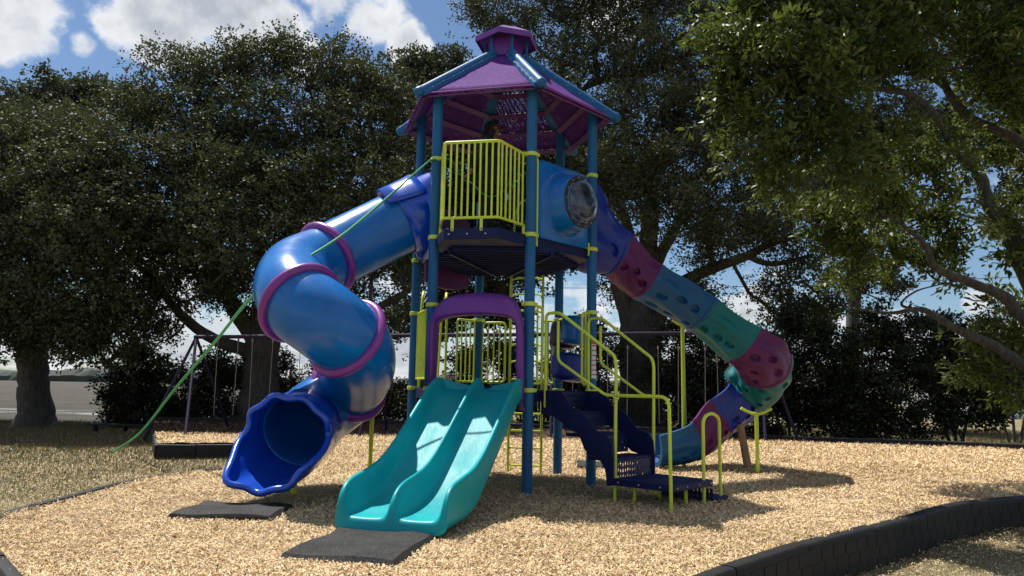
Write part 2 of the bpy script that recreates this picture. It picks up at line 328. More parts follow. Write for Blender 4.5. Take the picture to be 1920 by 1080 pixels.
# ------------------------------------------------------------------ mesh helpers
def V(*a): return Vector(a[0] if len(a) == 1 else a)
class MB:
    def __init__(s): s.v = []; s.f = []; s.sub = 0; s.mats = []; s.fm = []; s.cm = 0
    def add(s, vs, fs):
        o = len(s.v); s.v += [tuple(q) for q in vs]; s.f += [tuple(o+i for i in f) for f in fs]; s.fm += [s.cm]*len(fs); return o
    def box(s, c, sz, X=None, Y=None, Z=None):
        X = V(X or (1, 0, 0)).normalized(); Z = V(Z or (0, 0, 1)).normalized(); Y = V(Y) .normalized() if Y is not None else Z.cross(X).normalized()
        c = V(c); hx, hy, hz = sz[0]/2, sz[1]/2, sz[2]/2
        vs = [c + X*hx*i + Y*hy*j + Z*hz*k for k in (-1, 1) for j in (-1, 1) for i in (-1, 1)]
        s.add(vs, [(0, 2, 3, 1), (4, 5, 7, 6), (0, 1, 5, 4), (2, 6, 7, 3), (0, 4, 6, 2), (1, 3, 7, 5)]); return s
    def prism(s, poly, z0, z1):
        """vertical prism over a plan polygon (counter-clockwise)"""
        n = len(poly); vs = [(p[0], p[1], z0) for p in poly] + [(p[0], p[1], z1) for p in poly]
        s.add(vs, [tuple(range(n-1, -1, -1)), tuple(range(n, 2*n))] + [(i, (i+1) % n, n+(i+1) % n, n+i) for i in range(n)]); return s
    def loft(s, rings, closed=True, caps=(True, True), loop=False):
        n = len(rings[0]); vs = [p for r in rings for p in r]; fs = []
        m = len(rings)
        for i in range(m if loop else m-1):
            a, b = i*n, ((i+1) % m)*n
            for j in range(n if closed else n-1):
                k = (j+1) % n; fs.append((a+j, a+k, b+k, b+j))
        if closed and not loop:
            if caps[0]: fs.append(tuple(range(n-1, -1, -1)))
            if caps[1]: fs.append(tuple((m-1)*n+j for j in range(n)))
        s.add(vs, fs); return s
    def tube(s, pts, r, n=10, caps=(True, True), loop=False):
        pts = [V(p) for p in pts]; rs = r if isinstance(r, (list, tuple)) else [r]*len(pts)
        fr = frames(pts, loop); rings = []
        for p, (t, a, b), q in zip(pts, fr, rs):
            rings.append([p + (a*math.cos(2*math.pi*j/n) + b*math.sin(2*math.pi*j/n))*q for j in range(n)])
        return s.loft(rings, True, caps, loop)
    def lathe(s, c, axis, prof, n=24, caps=(True, True)):
        axis = V(axis).normalized(); a = axis.orthogonal().normalized(); b = axis.cross(a); c = V(c)
        return s.loft([[c + axis*h + (a*math.cos(2*math.pi*j/n) + b*math.sin(2*math.pi*j/n))*max(r, 1e-4) for j in range(n)] for r, h in prof], True, caps)
    def ball(s, c, r, n=14):
        return s.lathe(c, (0, 0, 1), [(r*math.sin(math.pi*i/8), -r*math.cos(math.pi*i/8)) for i in range(9)], n)
    def build(s, name, mat, parent=None, smooth=40, bevel=0, solid=0, subsurf=0, soff=0):
        me = bpy.data.meshes.new(name); me.from_pydata(s.v, [], s.f)
        for mm in ([mat] if isinstance(mat, str) else mat): me.materials.append(MATS[mm])
        if any(s.fm): me.polygons.foreach_set('material_index', s.fm)
        me.update()
        import bmesh
        bm = bmesh.new(); bm.from_mesh(me); bmesh.ops.recalc_face_normals(bm, faces=bm.faces); bm.to_mesh(me); bm.free()
        if smooth:
            me.polygons.foreach_set('use_smooth', [True]*len(me.polygons)); me.set_sharp_from_angle(angle=math.radians(smooth))
        o = bpy.data.objects.new(name, me); COL.objects.link(o)
        if parent is not None: o.parent = parent; o.matrix_parent_inverse = parent_inv(parent)
        if solid: q = o.modifiers.new('solid', 'SOLIDIFY'); q.thickness = solid; q.offset = soff
        if bevel: q = o.modifiers.new('bevel', 'BEVEL'); q.width = bevel; q.segments = 2; q.limit_method = 'ANGLE'; q.angle_limit = math.radians(35)
        if subsurf: q = o.modifiers.new('subsurf', 'SUBSURF'); q.levels = subsurf; q.render_levels = subsurf
        return o
def parent_inv(p):
    m = Matrix.Identity(4)
    while p is not None: m = p.matrix_basis.copy() @ m if p.parent is None else p.matrix_parent_inverse @ p.matrix_basis @ m; p = p.parent
    return m.inverted()
def frames(pts, loop=False, up=None):
    n = len(pts); T = []
    for i in range(n):
        if loop: t = pts[(i+1) % n] - pts[i-1]
        else: t = pts[min(i+1, n-1)] - pts[max(i-1, 0)]
        T.append(t.normalized())
    if up is not None:
        out = []
        for t in T:
            b = t.cross(V(up)).normalized(); a = b.cross(t).normalized(); out.append((t, b, a))
        return out
    a = T[0].orthogonal().normalized()
    if loop:
        nrm = Vector((0, 0, 0))
        for i in range(n): nrm += pts[i-1].cross(pts[i])
        if nrm.length > 1e-9: a = nrm.normalized(); return [(t, (a - t*a.dot(t)).normalized(), t.cross((a - t*a.dot(t)).normalized())) for t in T]
    out = []
    for t in T:
        a = (a - t*a.dot(t)).normalized(); out.append((t, a, t.cross(a)))
    return out
def fillet(pts, r, n=5):
    """round the corners of a bent pipe's polyline"""
    pts = [V(p) for p in pts]; out = [pts[0]]
    for i in range(1, len(pts)-1):
        a, b, c = pts[i-1], pts[i], pts[i+1]
        u, v = (a-b), (c-b); q = min(r, u.length*.48, v.length*.48)
        p0, p1 = b + u.normalized()*q, b + v.normalized()*q
        for k in range(n+1):
            t = k/n; out.append(p0*(1-t)**2 + b*2*t*(1-t) + p1*t*t)
    return out + [pts[-1]]
def spline(pts, per=10):
    pts = [V(p) for p in pts]; P = [pts[0]*2-pts[1]] + pts + [pts[-1]*2-pts[-2]]; out = []
    for i in range(1, len(P)-2):
        p0, p1, p2, p3 = P[i-1:i+3]
        for k in range(per):
            t = k/per; out.append(.5*((2*p1)+(p2-p0)*t+(2*p0-5*p1+4*p2-p3)*t*t+(3*p1-p0-3*p2+p3)*t**3))
    return out + [pts[-1]]
def tag(o, label=None, cat=None, group=None, kind=None):
    for k, v in (('label', label), ('category', cat), ('group', group), ('kind', kind)):
        if v: o[k] = v
    return o
def empty(name, loc=(0, 0, 0), rz=0):
    o = bpy.data.objects.new(name, None); COL.objects.link(o); o.location = loc; o.rotation_euler = (0, 0, rz); o.empty_display_size = .2; return o
def npmesh(name, verts, faces, mat, parent=None, attrs=None, domain='FACE', smooth=False):
    """verts (n,3), faces (m,k) numpy arrays, all faces with k corners"""
    me = bpy.data.meshes.new(name); k = faces.shape[1]
    me.vertices.add(len(verts)); me.vertices.foreach_set('co', verts.astype(np.float32).ravel())
    me.loops.add(faces.size); me.loops.foreach_set('vertex_index', faces.astype(np.int32).ravel())
    me.polygons.add(len(faces)); me.polygons.foreach_set('loop_start', np.arange(0, faces.size, k, dtype=np.int32))
    me.polygons.foreach_set('loop_total', np.full(len(faces), k, dtype=np.int32))
    if smooth: me.polygons.foreach_set('use_smooth', np.ones(len(faces), dtype=bool))
    me.update(calc_edges=True); me.materials.append(MATS[mat])
    for an, av in (attrs or {}).items():
        at_ = me.attributes.new(an, 'FLOAT', domain); at_.data.foreach_set('value', av.astype(np.float32))
    o = bpy.data.objects.new(name, me); COL.objects.link(o)
    if parent is not None: o.parent = parent; o.matrix_parent_inverse = parent_inv(parent)
    return o

# ------------------------------------------------------------------ the play tower
CX, CY = -.142, 9.978
ANG = {'C': 166.8, 'B': 226.8, 'A': 286.8, 'D': 346.8, 'F': 46.8, 'E': 106.8}
def hexp(n, k=1., z=0.):
    a = math.radians(ANG[n]); return V(CX + 1.22*k*math.cos(a), CY + 1.22*k*math.sin(a), z)
ORDER = 'CBADFE'
Z1, Z2 = 1.198, 3.05            # the two decks
def clamp_mb(n, z, r=.075, h=.05):
    return MB().lathe(hexp(n, 1, z-h/2), (0, 0, 1), [(.055, 0), (r, 0), (r+.003, h*.5), (r, h), (.055, h)], 20)

TW = empty('playground_tower', (CX, CY, 0))
tag(TW, 'blue and purple roofed play tower with slides and steps on the wood chips', 'play structure')
# posts with their clamps
CL = {'C': [Z2-.1, Z1, 2.213], 'B': [Z2, 4.05, Z1, 2.213], 'A': [Z2, 4.05, Z1, 2.213], 'D': [Z2, 4.05, Z1, 2.213], 'F': [Z2, Z1, 2.213], 'E': [Z2, Z1, 2.213]}
for n in ORDER:
    p = hexp(n); m = MB()
    m.lathe(p, (0, 0, 1), [(.0635, -.1), (.0635, 5.06)], 24)
    po = m.build('post', 'post_blue', TW)
    for z in CL[n]:
        c = clamp_mb(n, z); d = (p - V(CX, CY, 0)).normalized(); t = V(-d.y, d.x, 0)
        for s in (-1, 1):
            c.box(V(p.x, p.y, z) + t*s*.085, (.03, .035, .042), X=t)
            c.lathe(V(p.x, p.y, z) + t*s*.085 + d*.018, d, [(.009, 0), (.009, .006), (.004, .009)], 8)
        c.build('clamp', 'lime', po, bevel=.003)
# upper deck with its bay, ribs under it
bayz = 4.05
q1, q2 = at(834, 273, 8.52), at(937, 268, 8.40)
Bp, Ap = hexp('B'), hexp('A')
dirBA = (Ap-Bp).normalized(); outBA = V(dirBA.y, -dirBA.x, 0)
bq = [Bp + dirBA*.09, Bp + dirBA*.17 + outBA*.50, Bp + dirBA*.86 + outBA*.52, Ap - dirBA*.10]
b1, b2 = V(q1.x, q1.y, 0), V(q2.x, q2.y, 0)
deck = [hexp('C', .985), hexp('B', .985), V(b1.x+.02, b1.y+.0, 0), V(b2.x+.01, b2.y, 0), hexp('A', .985), hexp('D', .985), hexp('F', .985), hexp('E', .985)]
DK = MB().prism(deck, Z2-.13, Z2).build('upper_deck', 'stair_navy', TW, bevel=.006)
for i in range(-6, 7):
    y = CY + i*.17; hw = 1.02 - abs(i*.17)*.42
    MB().box((CX, y, Z2-.155), (2*hw, .022, .05)).build('joist', 'stair_navy', DK)
for s in (-1, 1): MB().box((CX+s*.35, CY, Z2-.19), (.03, 2.0, .05), X=(.96, .28*s, 0)).build('joist', 'stair_navy', DK)
def bolt(p, d, parent, r=.010):
    return MB().lathe(p, d, [(r, -.003), (r, .006), (r*.4, .009)], 8).build('bolt', 'bolt_steel', parent)
for i in range(3):
    p = b1.lerp(b2, .12+.33*i); bolt(V(p.x, p.y-.002, Z2-.07), (0, -1, 0), DK)
MB().prism([hexp(n, .985) for n in ORDER], Z1-.13, Z1).build('lower_deck', 'stair_navy', TW, bevel=.006)

def rail(frame_pts, bars, name='railing', r=.016, br=.0115, parent=TW, mat='lime'):
    o = MB().tube(frame_pts, r, 10).build(name, mat, parent)
    for a, b in bars: MB().tube([a, b], br, 8).build('bar', mat, o)
    return o
# bay railing
zt, zb = 4.08, 3.17
def bay(z, e=0): return [hexp('B', 1, z) + dirBA*.075 - V(0, 0, e), V(b1.x, b1.y, z), V(b2.x, b2.y, z), hexp('A', 1, z) - dirBA*.075 - V(0, 0, e)]
top = bay(zt, .10*0+.03); bot = bay(zb, 0)
BR = MB().tube(fillet(top, .05), .019, 10).build('balcony_railing', 'lime', TW)
MB().tube(fillet(bot, .05), .018, 10).build('bottom_rail', 'lime', BR)
def lerp_seg(a, b, t): return a.lerp(b, t)
def baybars(i, n, t0=0., t1=1.):
    for k in range(n):
        t = t0 + (t1-t0)*(k+.5)/n
        MB().tube([lerp_seg(bot[i], bot[i+1], t), lerp_seg(top[i], top[i+1], t)], .0125, 8).build('bar', 'lime', BR)
baybars(0, 8, .02, .98); baybars(1, 10, -.04, 1.04); baybars(2, 6, .02, .98)
for i, t in ((1, .18), (1, .70), (2, .96), (0, .1)):
    p = lerp_seg(bot[i], bot[i+1], t); g = MB()
    g.box(p + V(0, -.004, -.075), (.036, .012, .13)); g.lathe(p+V(0, -.004, -.14), (0, -1, 0), [(.018, -.006), (.018, .006)], 12)
    g.cm = 1; g.lathe(p+V(0, -.01, -.14), (0, -1, 0), [(.009, 0), (.009, .006), (.003, .009)], 8); g.cm = 0
    g.build('bracket', ['lime', 'bolt_steel'], BR, bevel=.003)

# face helpers: local frame of a hexagon face
def face(a, b):
    A_, B_ = hexp(a), hexp(b); t = (B_-A_).normalized(); n = V(t.y, -t.x, 0)
    mid = (A_+B_)/2
    if (mid - V(CX, CY, 0)).dot(n) < 0: n = -n
    return mid, t, n
def fp(fc, u, w, z): m_, t, n = fc; return m_ + t*u + n*w + V(0, 0, z)

# bubble window panel on the face A-D
fc = face('A', 'D'); m_, t, n = fc
g = MB()
zc = 3.53; R = .36
N = 48; outer = []
for k in range(N):
    a = 2*math.pi*(k+.5)/N; c, s = math.cos(a), math.sin(a); q = min(.50/max(abs(c), 1e-6), .50/max(abs(s), 1e-6)); outer.append((c*q, s*q*.98))
def circ(r, w): return [fp(fc, r*math.cos(2*math.pi*(k+.5)/N), w, zc + r*math.sin(2*math.pi*(k+.5)/N)) for k in range(N)]
rings = [[fp(fc, x, -.02, zc+y) for x, y in outer], [fp(fc, x, .02, zc+y) for x, y in outer], circ(.43, .023), circ(.405, .04), circ(.385, .09), circ(.345, .27), circ(.33, .29), circ(.29, .29), circ(.29, -.02)]
g.loft(rings, True, (False, False))
PN = g.build('window_panel', 'tube_blue', TW, smooth=35)
g = MB()
g.loft([circ(r, w) for r, w in ((.328, .292), (.328, .306), (.276, .306), (.276, .292))], True, (False, False), True)
g.build('window_ring', 'dark_metal', PN)
for k in range(14):
    a = 2*math.pi*k/14; bolt(fp(fc, .303*math.cos(a), .306, zc+.303*math.sin(a)), n, PN)
g = MB(); g.loft([circ(.278*math.cos(b), .308+.13*math.sin(b)) for b in [math.radians(q) for q in (0, 12, 24, 36, 48, 60, 72, 82, 89.5)]], True, (False, True))
g.build('bubble_window', 'bubble_plastic', PN, smooth=180, solid=.006)
rail([fp(fc, -.53, .03, 2.92), fp(fc, -.53, .03, 4.0), fp(fc, -.56, .0, 4.05)], [], 'panel_bracket', .014)
rail([fp(fc, .50, .03, 2.95), fp(fc, .50, .03, 3.12)], [], 'panel_bracket', .012)

# inner grab hoop at the ladder, purple panel at the back
fe = face('F', 'E')
LX = None
MB().tube(fillet([V(.02, 10.9, Z2), V(.02, 10.9, Z2+.72), V(.10, 10.86, Z2+.95), V(.34, 10.8, Z2+.95), V(.42, 10.78, Z2+.72), V(.42, 10.78, Z2)], .12), .016, 10).build('grab_hoop', 'lime', TW)
fce = face('C', 'E')
g = MB()
prof = []
for k in range(13):
    u = -.42 + .84*k/12; prof.append([fp(fce, u, w, z) for z, w in ((2.70-.08*math.cos(u*3.3), .02), (3.62 + .16*math.cos(u*3.3), .02), (3.62 + .16*math.cos(u*3.3), .07), (2.70-.08*math.cos(u*3.3), .07))])
g.loft(prof); g.build('back_panel', 'chute_purple', TW, bevel=.008)

# roof
KR, ZR, KT, ZT = .20, 5.80, 1.26, 4.84
RM = []
for i, n_ in enumerate(ORDER):
    m2 = ORDER[(i+1) % 6]
    a0, a1, b0, b1_ = hexp(n_, KR, ZR-.02), hexp(n_, KT-.05, ZT+.005), hexp(m2, KR, ZR-.02), hexp(m2, KT-.05, ZT+.005)
    g = MB(); rows = []
    for j in range(9):
        f_ = j/8; L, Rr = a0.lerp(a1, f_), b0.lerp(b1_, f_)
        rows.append([L.lerp(Rr, k/8) + V(0, 0, -.025*math.sin(math.pi*k/8)*math.sin(math.pi*f_)*1.0 + .006*math.sin(j*2.1)) for k in range(9)])
    g.loft(rows, False)
    rp = g.build('roof_panel', 'roof_purple', TW, solid=.004)
    g = MB(); g.tube([a1.lerp(b1_, .045), a1.lerp(b1_, .955)], .013, 8); g.build('roof_edge', 'ring_purple', rp)
    g = MB()
    for f_ in (.30, .53, .76, .985):
        L, Rr = a0.lerp(a1, f_), b0.lerp(b1_, f_); c = (L+Rr)/2; x = (Rr-L)
        nrm = (a1-a0).cross(x).normalized(); nrm = nrm if nrm.z < 0 else -nrm
        g.box(c + nrm*.04, (x.length*.93, .075, .02), X=x, Z=nrm)
    g.build('roof_batten', 'roof_trim', rp)
for n_ in ORDER:
    a, b = hexp(n_, KR, ZR+.01), hexp(n_, KT, ZT+.01)
    g = MB(); d = (b-a).normalized()
    g.tube([a, b], .055, 20); g.lathe(b, d, [(.058, -.06), (.063, -.02), (.063, .02), (.055, .045), (.036, .062), (.012, .068)], 20)
    g.box((a+b)/2 - V(0, 0, .05), ((b-a).length*.96, .165, .06), X=d)
    rb = g.build('roof_rib', 'post_blue', TW)
    g = MB(); sd = d.cross(V(0, 0, 1)).normalized(); up = sd.cross(d)
    for k in range(7):
        for s in (-1, 1): bolt(a.lerp(b, .12+k*.13) + sd*s*.095 - up*.018, up, rb, .006)
g = MB(); g.loft([[hexp(n_, k, z) for n_ in ORDER] for k, z in ((.19, 5.72), (.19, 6.04), (.17, 6.04), (.17, 5.72))], True, (False, False), True)
g.build('cupola_screen', 'cupola_purple', TW)
for n_ in ORDER: MB().tube([hexp(n_, .24, 5.78), hexp(n_, .24, 6.06)], .019, 10).build('cupola_post', 'post_blue', TW)
def cu(a, r, z): a = math.radians(a); return V(CX + r*math.cos(a), CY + r*math.sin(a), z)
CA = [196.8+60*i for i in range(6)]
g = MB(); g.loft([[cu(a, r, z) for a in CA] for r, z in ((.44, 5.995), (.45, 6.0), (.45, 6.075), (.20, 6.215), (.10, 6.255), (.02, 6.27))], True, (False, True))
g.loft([[cu(a, r, z) for a in CA] for r, z in ((.44, 5.995), (.43, 6.06), (.02, 6.20))], True, (False, True))
g.build('cupola', 'cupola_purple', TW, smooth=10)

# ---------------- tube slide
fbc = face('C', 'B'); m_, t, n = fbc
S = [fp(fbc, 0, .06, 3.46), at(757, 414, 9.55), at(690, 446, 9.42), at(612, 485, 9.1), at(555, 514, 8.6), at(556, 560, 8.0), at(612, 604, 7.85), at(662, 646, 8.15), at(672, 694, 8.75), at(644, 738, 9.15), at(594, 776, 8.92), at(560, 808, 8.42)]
TP = spline(S, 10)
g = MB(); g.tube(TP, .415, 40, caps=(False, False))
TS = g.build('tube_slide', 'tube_blue', TW, smooth=180, solid=.012, soff=-1)
def ringat(i, R=.426, r=.055):
    fr = frames(TP)[i]; c = TP[i]
    pts = [c + (fr[1]*math.cos(2*math.pi*k/48) + fr[2]*math.sin(2*math.pi*k/48))*R for k in range(48)]
    m = MB(); m.tube(pts, r, 12, loop=True)
    k = 30
    m.build('joint_ring', 'ring_purple', TS, smooth=180)
for i in (30, 52, 67, 87): ringat(i)
# entrance hood: square at the deck, round at the tube
def sq(w, z0, z1, wd, k=32):
    out = []
    for i in range(k):
        a = 2*math.pi*(i+.5)/k; c, s = math.cos(a), math.sin(a); q = min(1/max(abs(c), 1e-6), 1/max(abs(s), 1e-6))*.5 + .5*.0 + .5
        out.append(fp(fbc, c*q*wd, w, (z0+z1)/2 + s*q*(z1-z0)/2))
    return out
fr = frames(TP)[4]
def tring(i, R, k=32):
    fr = frames(TP)[i]; out = []
    up = (V(0, 0, 1) - fr[0]*fr[0].z).normalized(); sd = up.cross(fr[0]).normalized()
    if sd.dot(fbc[1]) < 0: sd = -sd
    for j in range(k):
        a = 2*math.pi*(j+.5)/k; rr = R*(1+.012*math.cos(10*a)); out.append(TP[i] + (sd*math.cos(a) + up*math.sin(a))*rr)
    return out
g = MB(); T1, T2, T3 = tring(4, .49), tring(9, .45), tring(11, .432)
g.loft([sq(-.02, 2.86, 4.03, .55), sq(.03, 2.88, 4.01, .53), [a.lerp(b, .55) for a, b in zip(sq(.05, 2.92, 3.98, .50), T1)], T1, T2, T3], True, (False, False))
HD = g.build('entrance_hood', 'hood_blue', TS, smooth=60, solid=.012)
g = MB()
def arc_(i, R, k=20, a0=25, a1=155):
    fr = frames(TP)[i]; up = (V(0, 0, 1) - fr[0]*fr[0].z).normalized(); sd = up.cross(fr[0]).normalized()
    if sd.dot(fbc[1]) < 0: sd = -sd
    return [TP[i] + (sd*math.cos(math.radians(a)) + up*math.sin(math.radians(a)))*(R + .02*math.sin(math.radians(a))**6) for a in np.linspace(a0, a1, k)]
g.loft([arc_(2, .53), arc_(6, .50), arc_(10, .475), arc_(13, .478)], False)
g.build('hood_visor', 'hood_blue', TS, solid=.02)
# exit mouth: a rounded flare with a wavy rolled lip and a long lower tongue
fr = frames(TP)[-1]; T0 = fr[0]
up = (V(0, 0, 1) - T0*T0.z).normalized(); sd = T0.cross(up).normalized()
c0 = TP[-1]; K = 64
hz = V(T0.x, T0.y, 0).normalized()
def mouth(u, k):
    a = 2*math.pi*k/K; s_, c_ = math.sin(a), math.cos(a)      # s_=+1 top
    low = .5 - .5*s_
    R = .418 + .04*u**1.3 + .020*u*math.cos(9*a+1)
    pl_ = min(1, max(0, (low-.42)/.46)); L = u*(.28 + .74*pl_*pl_*(3-2*pl_) + .02*math.cos(7*a))
    ax = (T0*(1-.5*u) + hz*.5*u).normalized()
    p = c0 + ax*L + sd*c_*R*(1+.02*u) + up*s_*R*(.98 if s_ > 0 else .98-.10*u)
    return p
g = MB(); us = [-.25, -.05, .0, .12, .25, .4, .55, .7, .82, .92, 1.]
g.loft([[mouth(u, k) if u >= 0 else c0 + T0*u*.8 + (sd*math.cos(2*math.pi*k/K) + up*math.sin(2*math.pi*k/K))*(.42) for k in range(K)] for u in us], True, (False, False))
EX = g.build('exit_mouth', 'hood_blue', TS, smooth=180, solid=.014)
g = MB(); g.tube([mouth(1., k) for k in range(K)], .036, 12, loop=True); g.build('exit_lip', 'hood_blue', EX, smooth=180)
p = gd(703, 873); g = MB(); g.tube([V(-1.70, 9.35, -.1), V(-1.70, 9.35, 1.0)], .026, 12); g.build('support_pole', 'lime', TS)
g = MB(); g.tube([c0+V(0, -.05, -.8), c0+V(0, -.05, -.47)], .03, 12); g.build('support_pole', 'lime', TS)

# ---------------- double slide
fba = face('B', 'A'); SM, ST, SN = fba
d0 = fp(fba, .07, .10, 0); e0 = V(-.97, 6.36, 0); SD = (e0-d0); SL = SD.length; SD.normalize(); SW = V(-SD.y, SD.x, 0)
if SW.x < 0: SW = -SW
def cr_(xs, ys, x):
    return float(np.interp(x, xs, ys))
DD = [0, .10, .22, .36, .50, .8, 1.15, 1.5, 1.75, 1.95, 2.15, 2.3, 2.4, SL-.02]
SKD = .23
BD = [1.185, 1.18, 1.15, 1.075, .985, .80, .585, .375, .245, .185, .155, .145, .14, .135]
WH = [.12, .16, .18, .20, .215, .225, .23, .245, .275, .295, .30, .29, .275, .21]
WC = [.12, .16, .18, .20, .21, .215, .22, .23, .255, .27, .275, .265, .24, .17]
HW = [.50, .50, .50, .50, .50, .50, .495, .495, .495, .495, .495, .49, .485, .48]
def section(i):
    d, b, wh, wc, hw = DD[i], BD[i], WH[i], WC[i], HW[i]
    sk = max(0, b-.24)
    fin = .0
    xs = [(-hw-.012, sk), (-hw-.015, b), (-hw-.015, b+wh-.03), (-hw-.005, b+wh), (-hw+.03, b+wh), (-hw+.042, b+wh-.035), (-hw+.055, b+.08), (-hw+.085, b+.012), (-hw+.14, b), (-hw+.27, b-.004), (-.12, b), (-.065, b+.012), (-.036, b+.08), (-.026, b+wc-.03), (-.014, b+wc), (.014, b+wc), (.026, b+wc-.03), (.036, b+.08), (.065, b+.012), (.12, b), (hw-.27, b-.004), (hw-.14, b), (hw-.085, b+.012), (hw-.055, b+.08), (hw-.042, b+wh-.035), (hw-.03, b+wh), (hw+.005, b+wh), (hw+.015, b+wh-.03), (hw+.015, b), (hw+.012, sk)]
    return [d0 + SD*d + SW*x + V(0, 0, z) for x, z in xs]
rings = [section(i) for i in range(len(DD))]
end = [p + SD*.03 + V(0, 0, 0) for p in section(len(DD)-1)]
for k, p in enumerate(end):
    z = p.z; end[k] = V(p.x, p.y, min(z, .125))
end2 = [V(p.x, p.y, min(p.z, .02)) + SD*.012 for p in end]
g = MB(); g.loft(rings + [end, end2], True, (True, True))
DS = g.build('double_slide', 'slide_teal', TW, smooth=180, subsurf=2)
me = DS.data; a = me.attributes.new('bed', 'FLOAT', 'POINT'); nsec = 30
bedk = {8: .7, 9: 1, 10: .7, 19: .7, 20: 1, 21: .7}
vals = []
for i in range(len(rings)+2):
    for k in range(nsec): vals.append(bedk.get(k, 0)*(1 if 2 < i < 12 else 0.15))
a.data.foreach_set('value', vals)
# embossed line down the outside of each side wall
for s in (-1, 1):
    pts = [d0 + SD*DD[i] + SW*s*(HW[i]+.010) + V(0, 0, BD[i]+WH[i]*.35) for i in range(2, 11)]
    MB().tube(spline(pts, 4), .008, 8).build('side_bead', 'slide_teal', DS, smooth=180)

# ---------------- purple arch over the slide
ay = fp(fba, .0, .0, 0)
def ap(u, w, z): return fp(fba, u*1.05, w, z)
P = [(-.515, 1.02), (-.515, 1.35), (-.515, 1.72), (-.512, 1.93), (-.48, 2.02), (-.40, 2.07), (-.22, 2.10), (0, 2.115), (.22, 2.11), (.41, 2.08), (.485, 2.03), (.512, 1.93), (.515, 1.72), (.515, 1.35), (.515, 1.02)]
wf = [.08, .22, .24, .25, .27, .28, .29, .29, .29, .28, .27, .25, .24, .22, .08]
rings = []
for i, (u, z) in enumerate(P):
    a, b = P[max(i-1, 0)], P[min(i+1, len(P)-1)]; dx, dz = b[0]-a[0], b[1]-a[1]; L = math.hypot(dx, dz); nx, nz = -dz/L, dx/L
    h = .045; hh = .045 + (.18 if 5 <= i <= 9 else .12 if 4 <= i <= 10 else 0)
    w0, w1 = .03, wf[i]
    lean = .0
    rings.append([ap(u+nx*h*.5, w0, z+nz*hh+.02*(4 <= i <= 10)), ap(u+nx*h, (w0+w1)/2, z+nz*hh), ap(u+nx*h, w1-.05, z+nz*(hh-.06 if 4 <= i <= 10 else hh)), ap(u+nx*h*.6, w1, z+nz*h*.3),
                  ap(u-nx*h*.6, w1, z-nz*h*.6), ap(u-nx*h, w1-.04, z-nz*h), ap(u-nx*h, w0+.03, z-nz*h), ap(u-nx*h*.5, w0, z-nz*h*.6)])
g = MB(); g.loft(rings)
AR = g.build('slide_arch', 'arch_purple', TW, smooth=180, subsurf=2)
for s in (-1, 1): g = MB(); g.tube([ap(s*.515, .06, 1.10), ap(s*.515, .06, .98), ap(s*.60, .02, .98)], .022, 8); g.build('arch_foot', 'arch_purple', AR)

# ---------------- staircase on the face A-D
fs = face('A', 'D'); m_, st, sn = fs
if st.x < 0: st = -st
def sp_(l, w, z): return m_ + st*l + sn*w + V(0, 0, z)
lo, hi = -.36, .46
tz = [Z1, .96, .72, .48, .24]
edges = [0.02, .34, .67, 1.0, 1.78]
g = MB()
STR = None
for s, l in enumerate((lo, hi)):
    g = MB()
    prof = [(0, 1.20), (.30, 1.20), (.36, 1.13), (.45, 1.02), (.62, .96), (.70, .88), (.80, .77), (.96, .72), (1.02, .64), (1.04, .47), (1.04, .20), (.96, .18), (.93, .36), (.84, .47), (.72, .50), (.64, .56), (.56, .72), (.42, .76), (.30, .84), (.18, .90), (.0, .92)]
    g.loft([[sp_(l-.012, w, z) for w, z in prof], [sp_(l+.012, w, z) for w, z in prof]])
    o = g.build('stair_stringer', 'stair_navy', TW, bevel=.004)
    if STR is None: STR = o
for i in range(1, 4):
    g = MB(); g.box(sp_((lo+hi)/2, (edges[i-1]+edges[i])/2+.01, tz[i]-.02), (hi-lo-.03, .33, .035), X=st); tr = g.build('stair_tread', 'stair_navy', TW, bevel=.006)
for i in range(0, 4):
    g = MB(); g.box(sp_((lo+hi)/2, edges[i]+.005, (tz[i]+tz[i+1])/2), (hi-lo-.03, .006, tz[i]-tz[i+1]-.03), X=st); g.build('stair_riser', 'stair_perf', TW)
g = MB(); g.box(sp_((lo+hi)/2+.0, (1.0+1.78)/2, .232), (hi-lo, .78, .07), X=st); LD = g.build('landing', 'stair_navy', TW, bevel=.006)
for l in (-.3, -.1, .15, .4): bolt(sp_(l, 1.783, .232), sn, LD)
for k in range(3): bolt(sp_(lo-.001, 1.1+.26*k, .232), -st, LD)
g = MB(); g.box(sp_(hi+.0, 1.45, .085), (.006, .66, .16), X=st); g.build('landing_riser', 'stair_perf', TW)
g = MB(); g.box(sp_(.64, 1.45, .03), (.36, .66, .07), X=st); g.build('lower_step', 'stair_navy', TW, bevel=.006)
for l, w in ((-.2, 1.2), (.30, 1.2), (.1, 1.65)): MB().tube([sp_(l, w, -.1), sp_(l, w, .18)], .02, 8).build('leg', 'lime', LD)
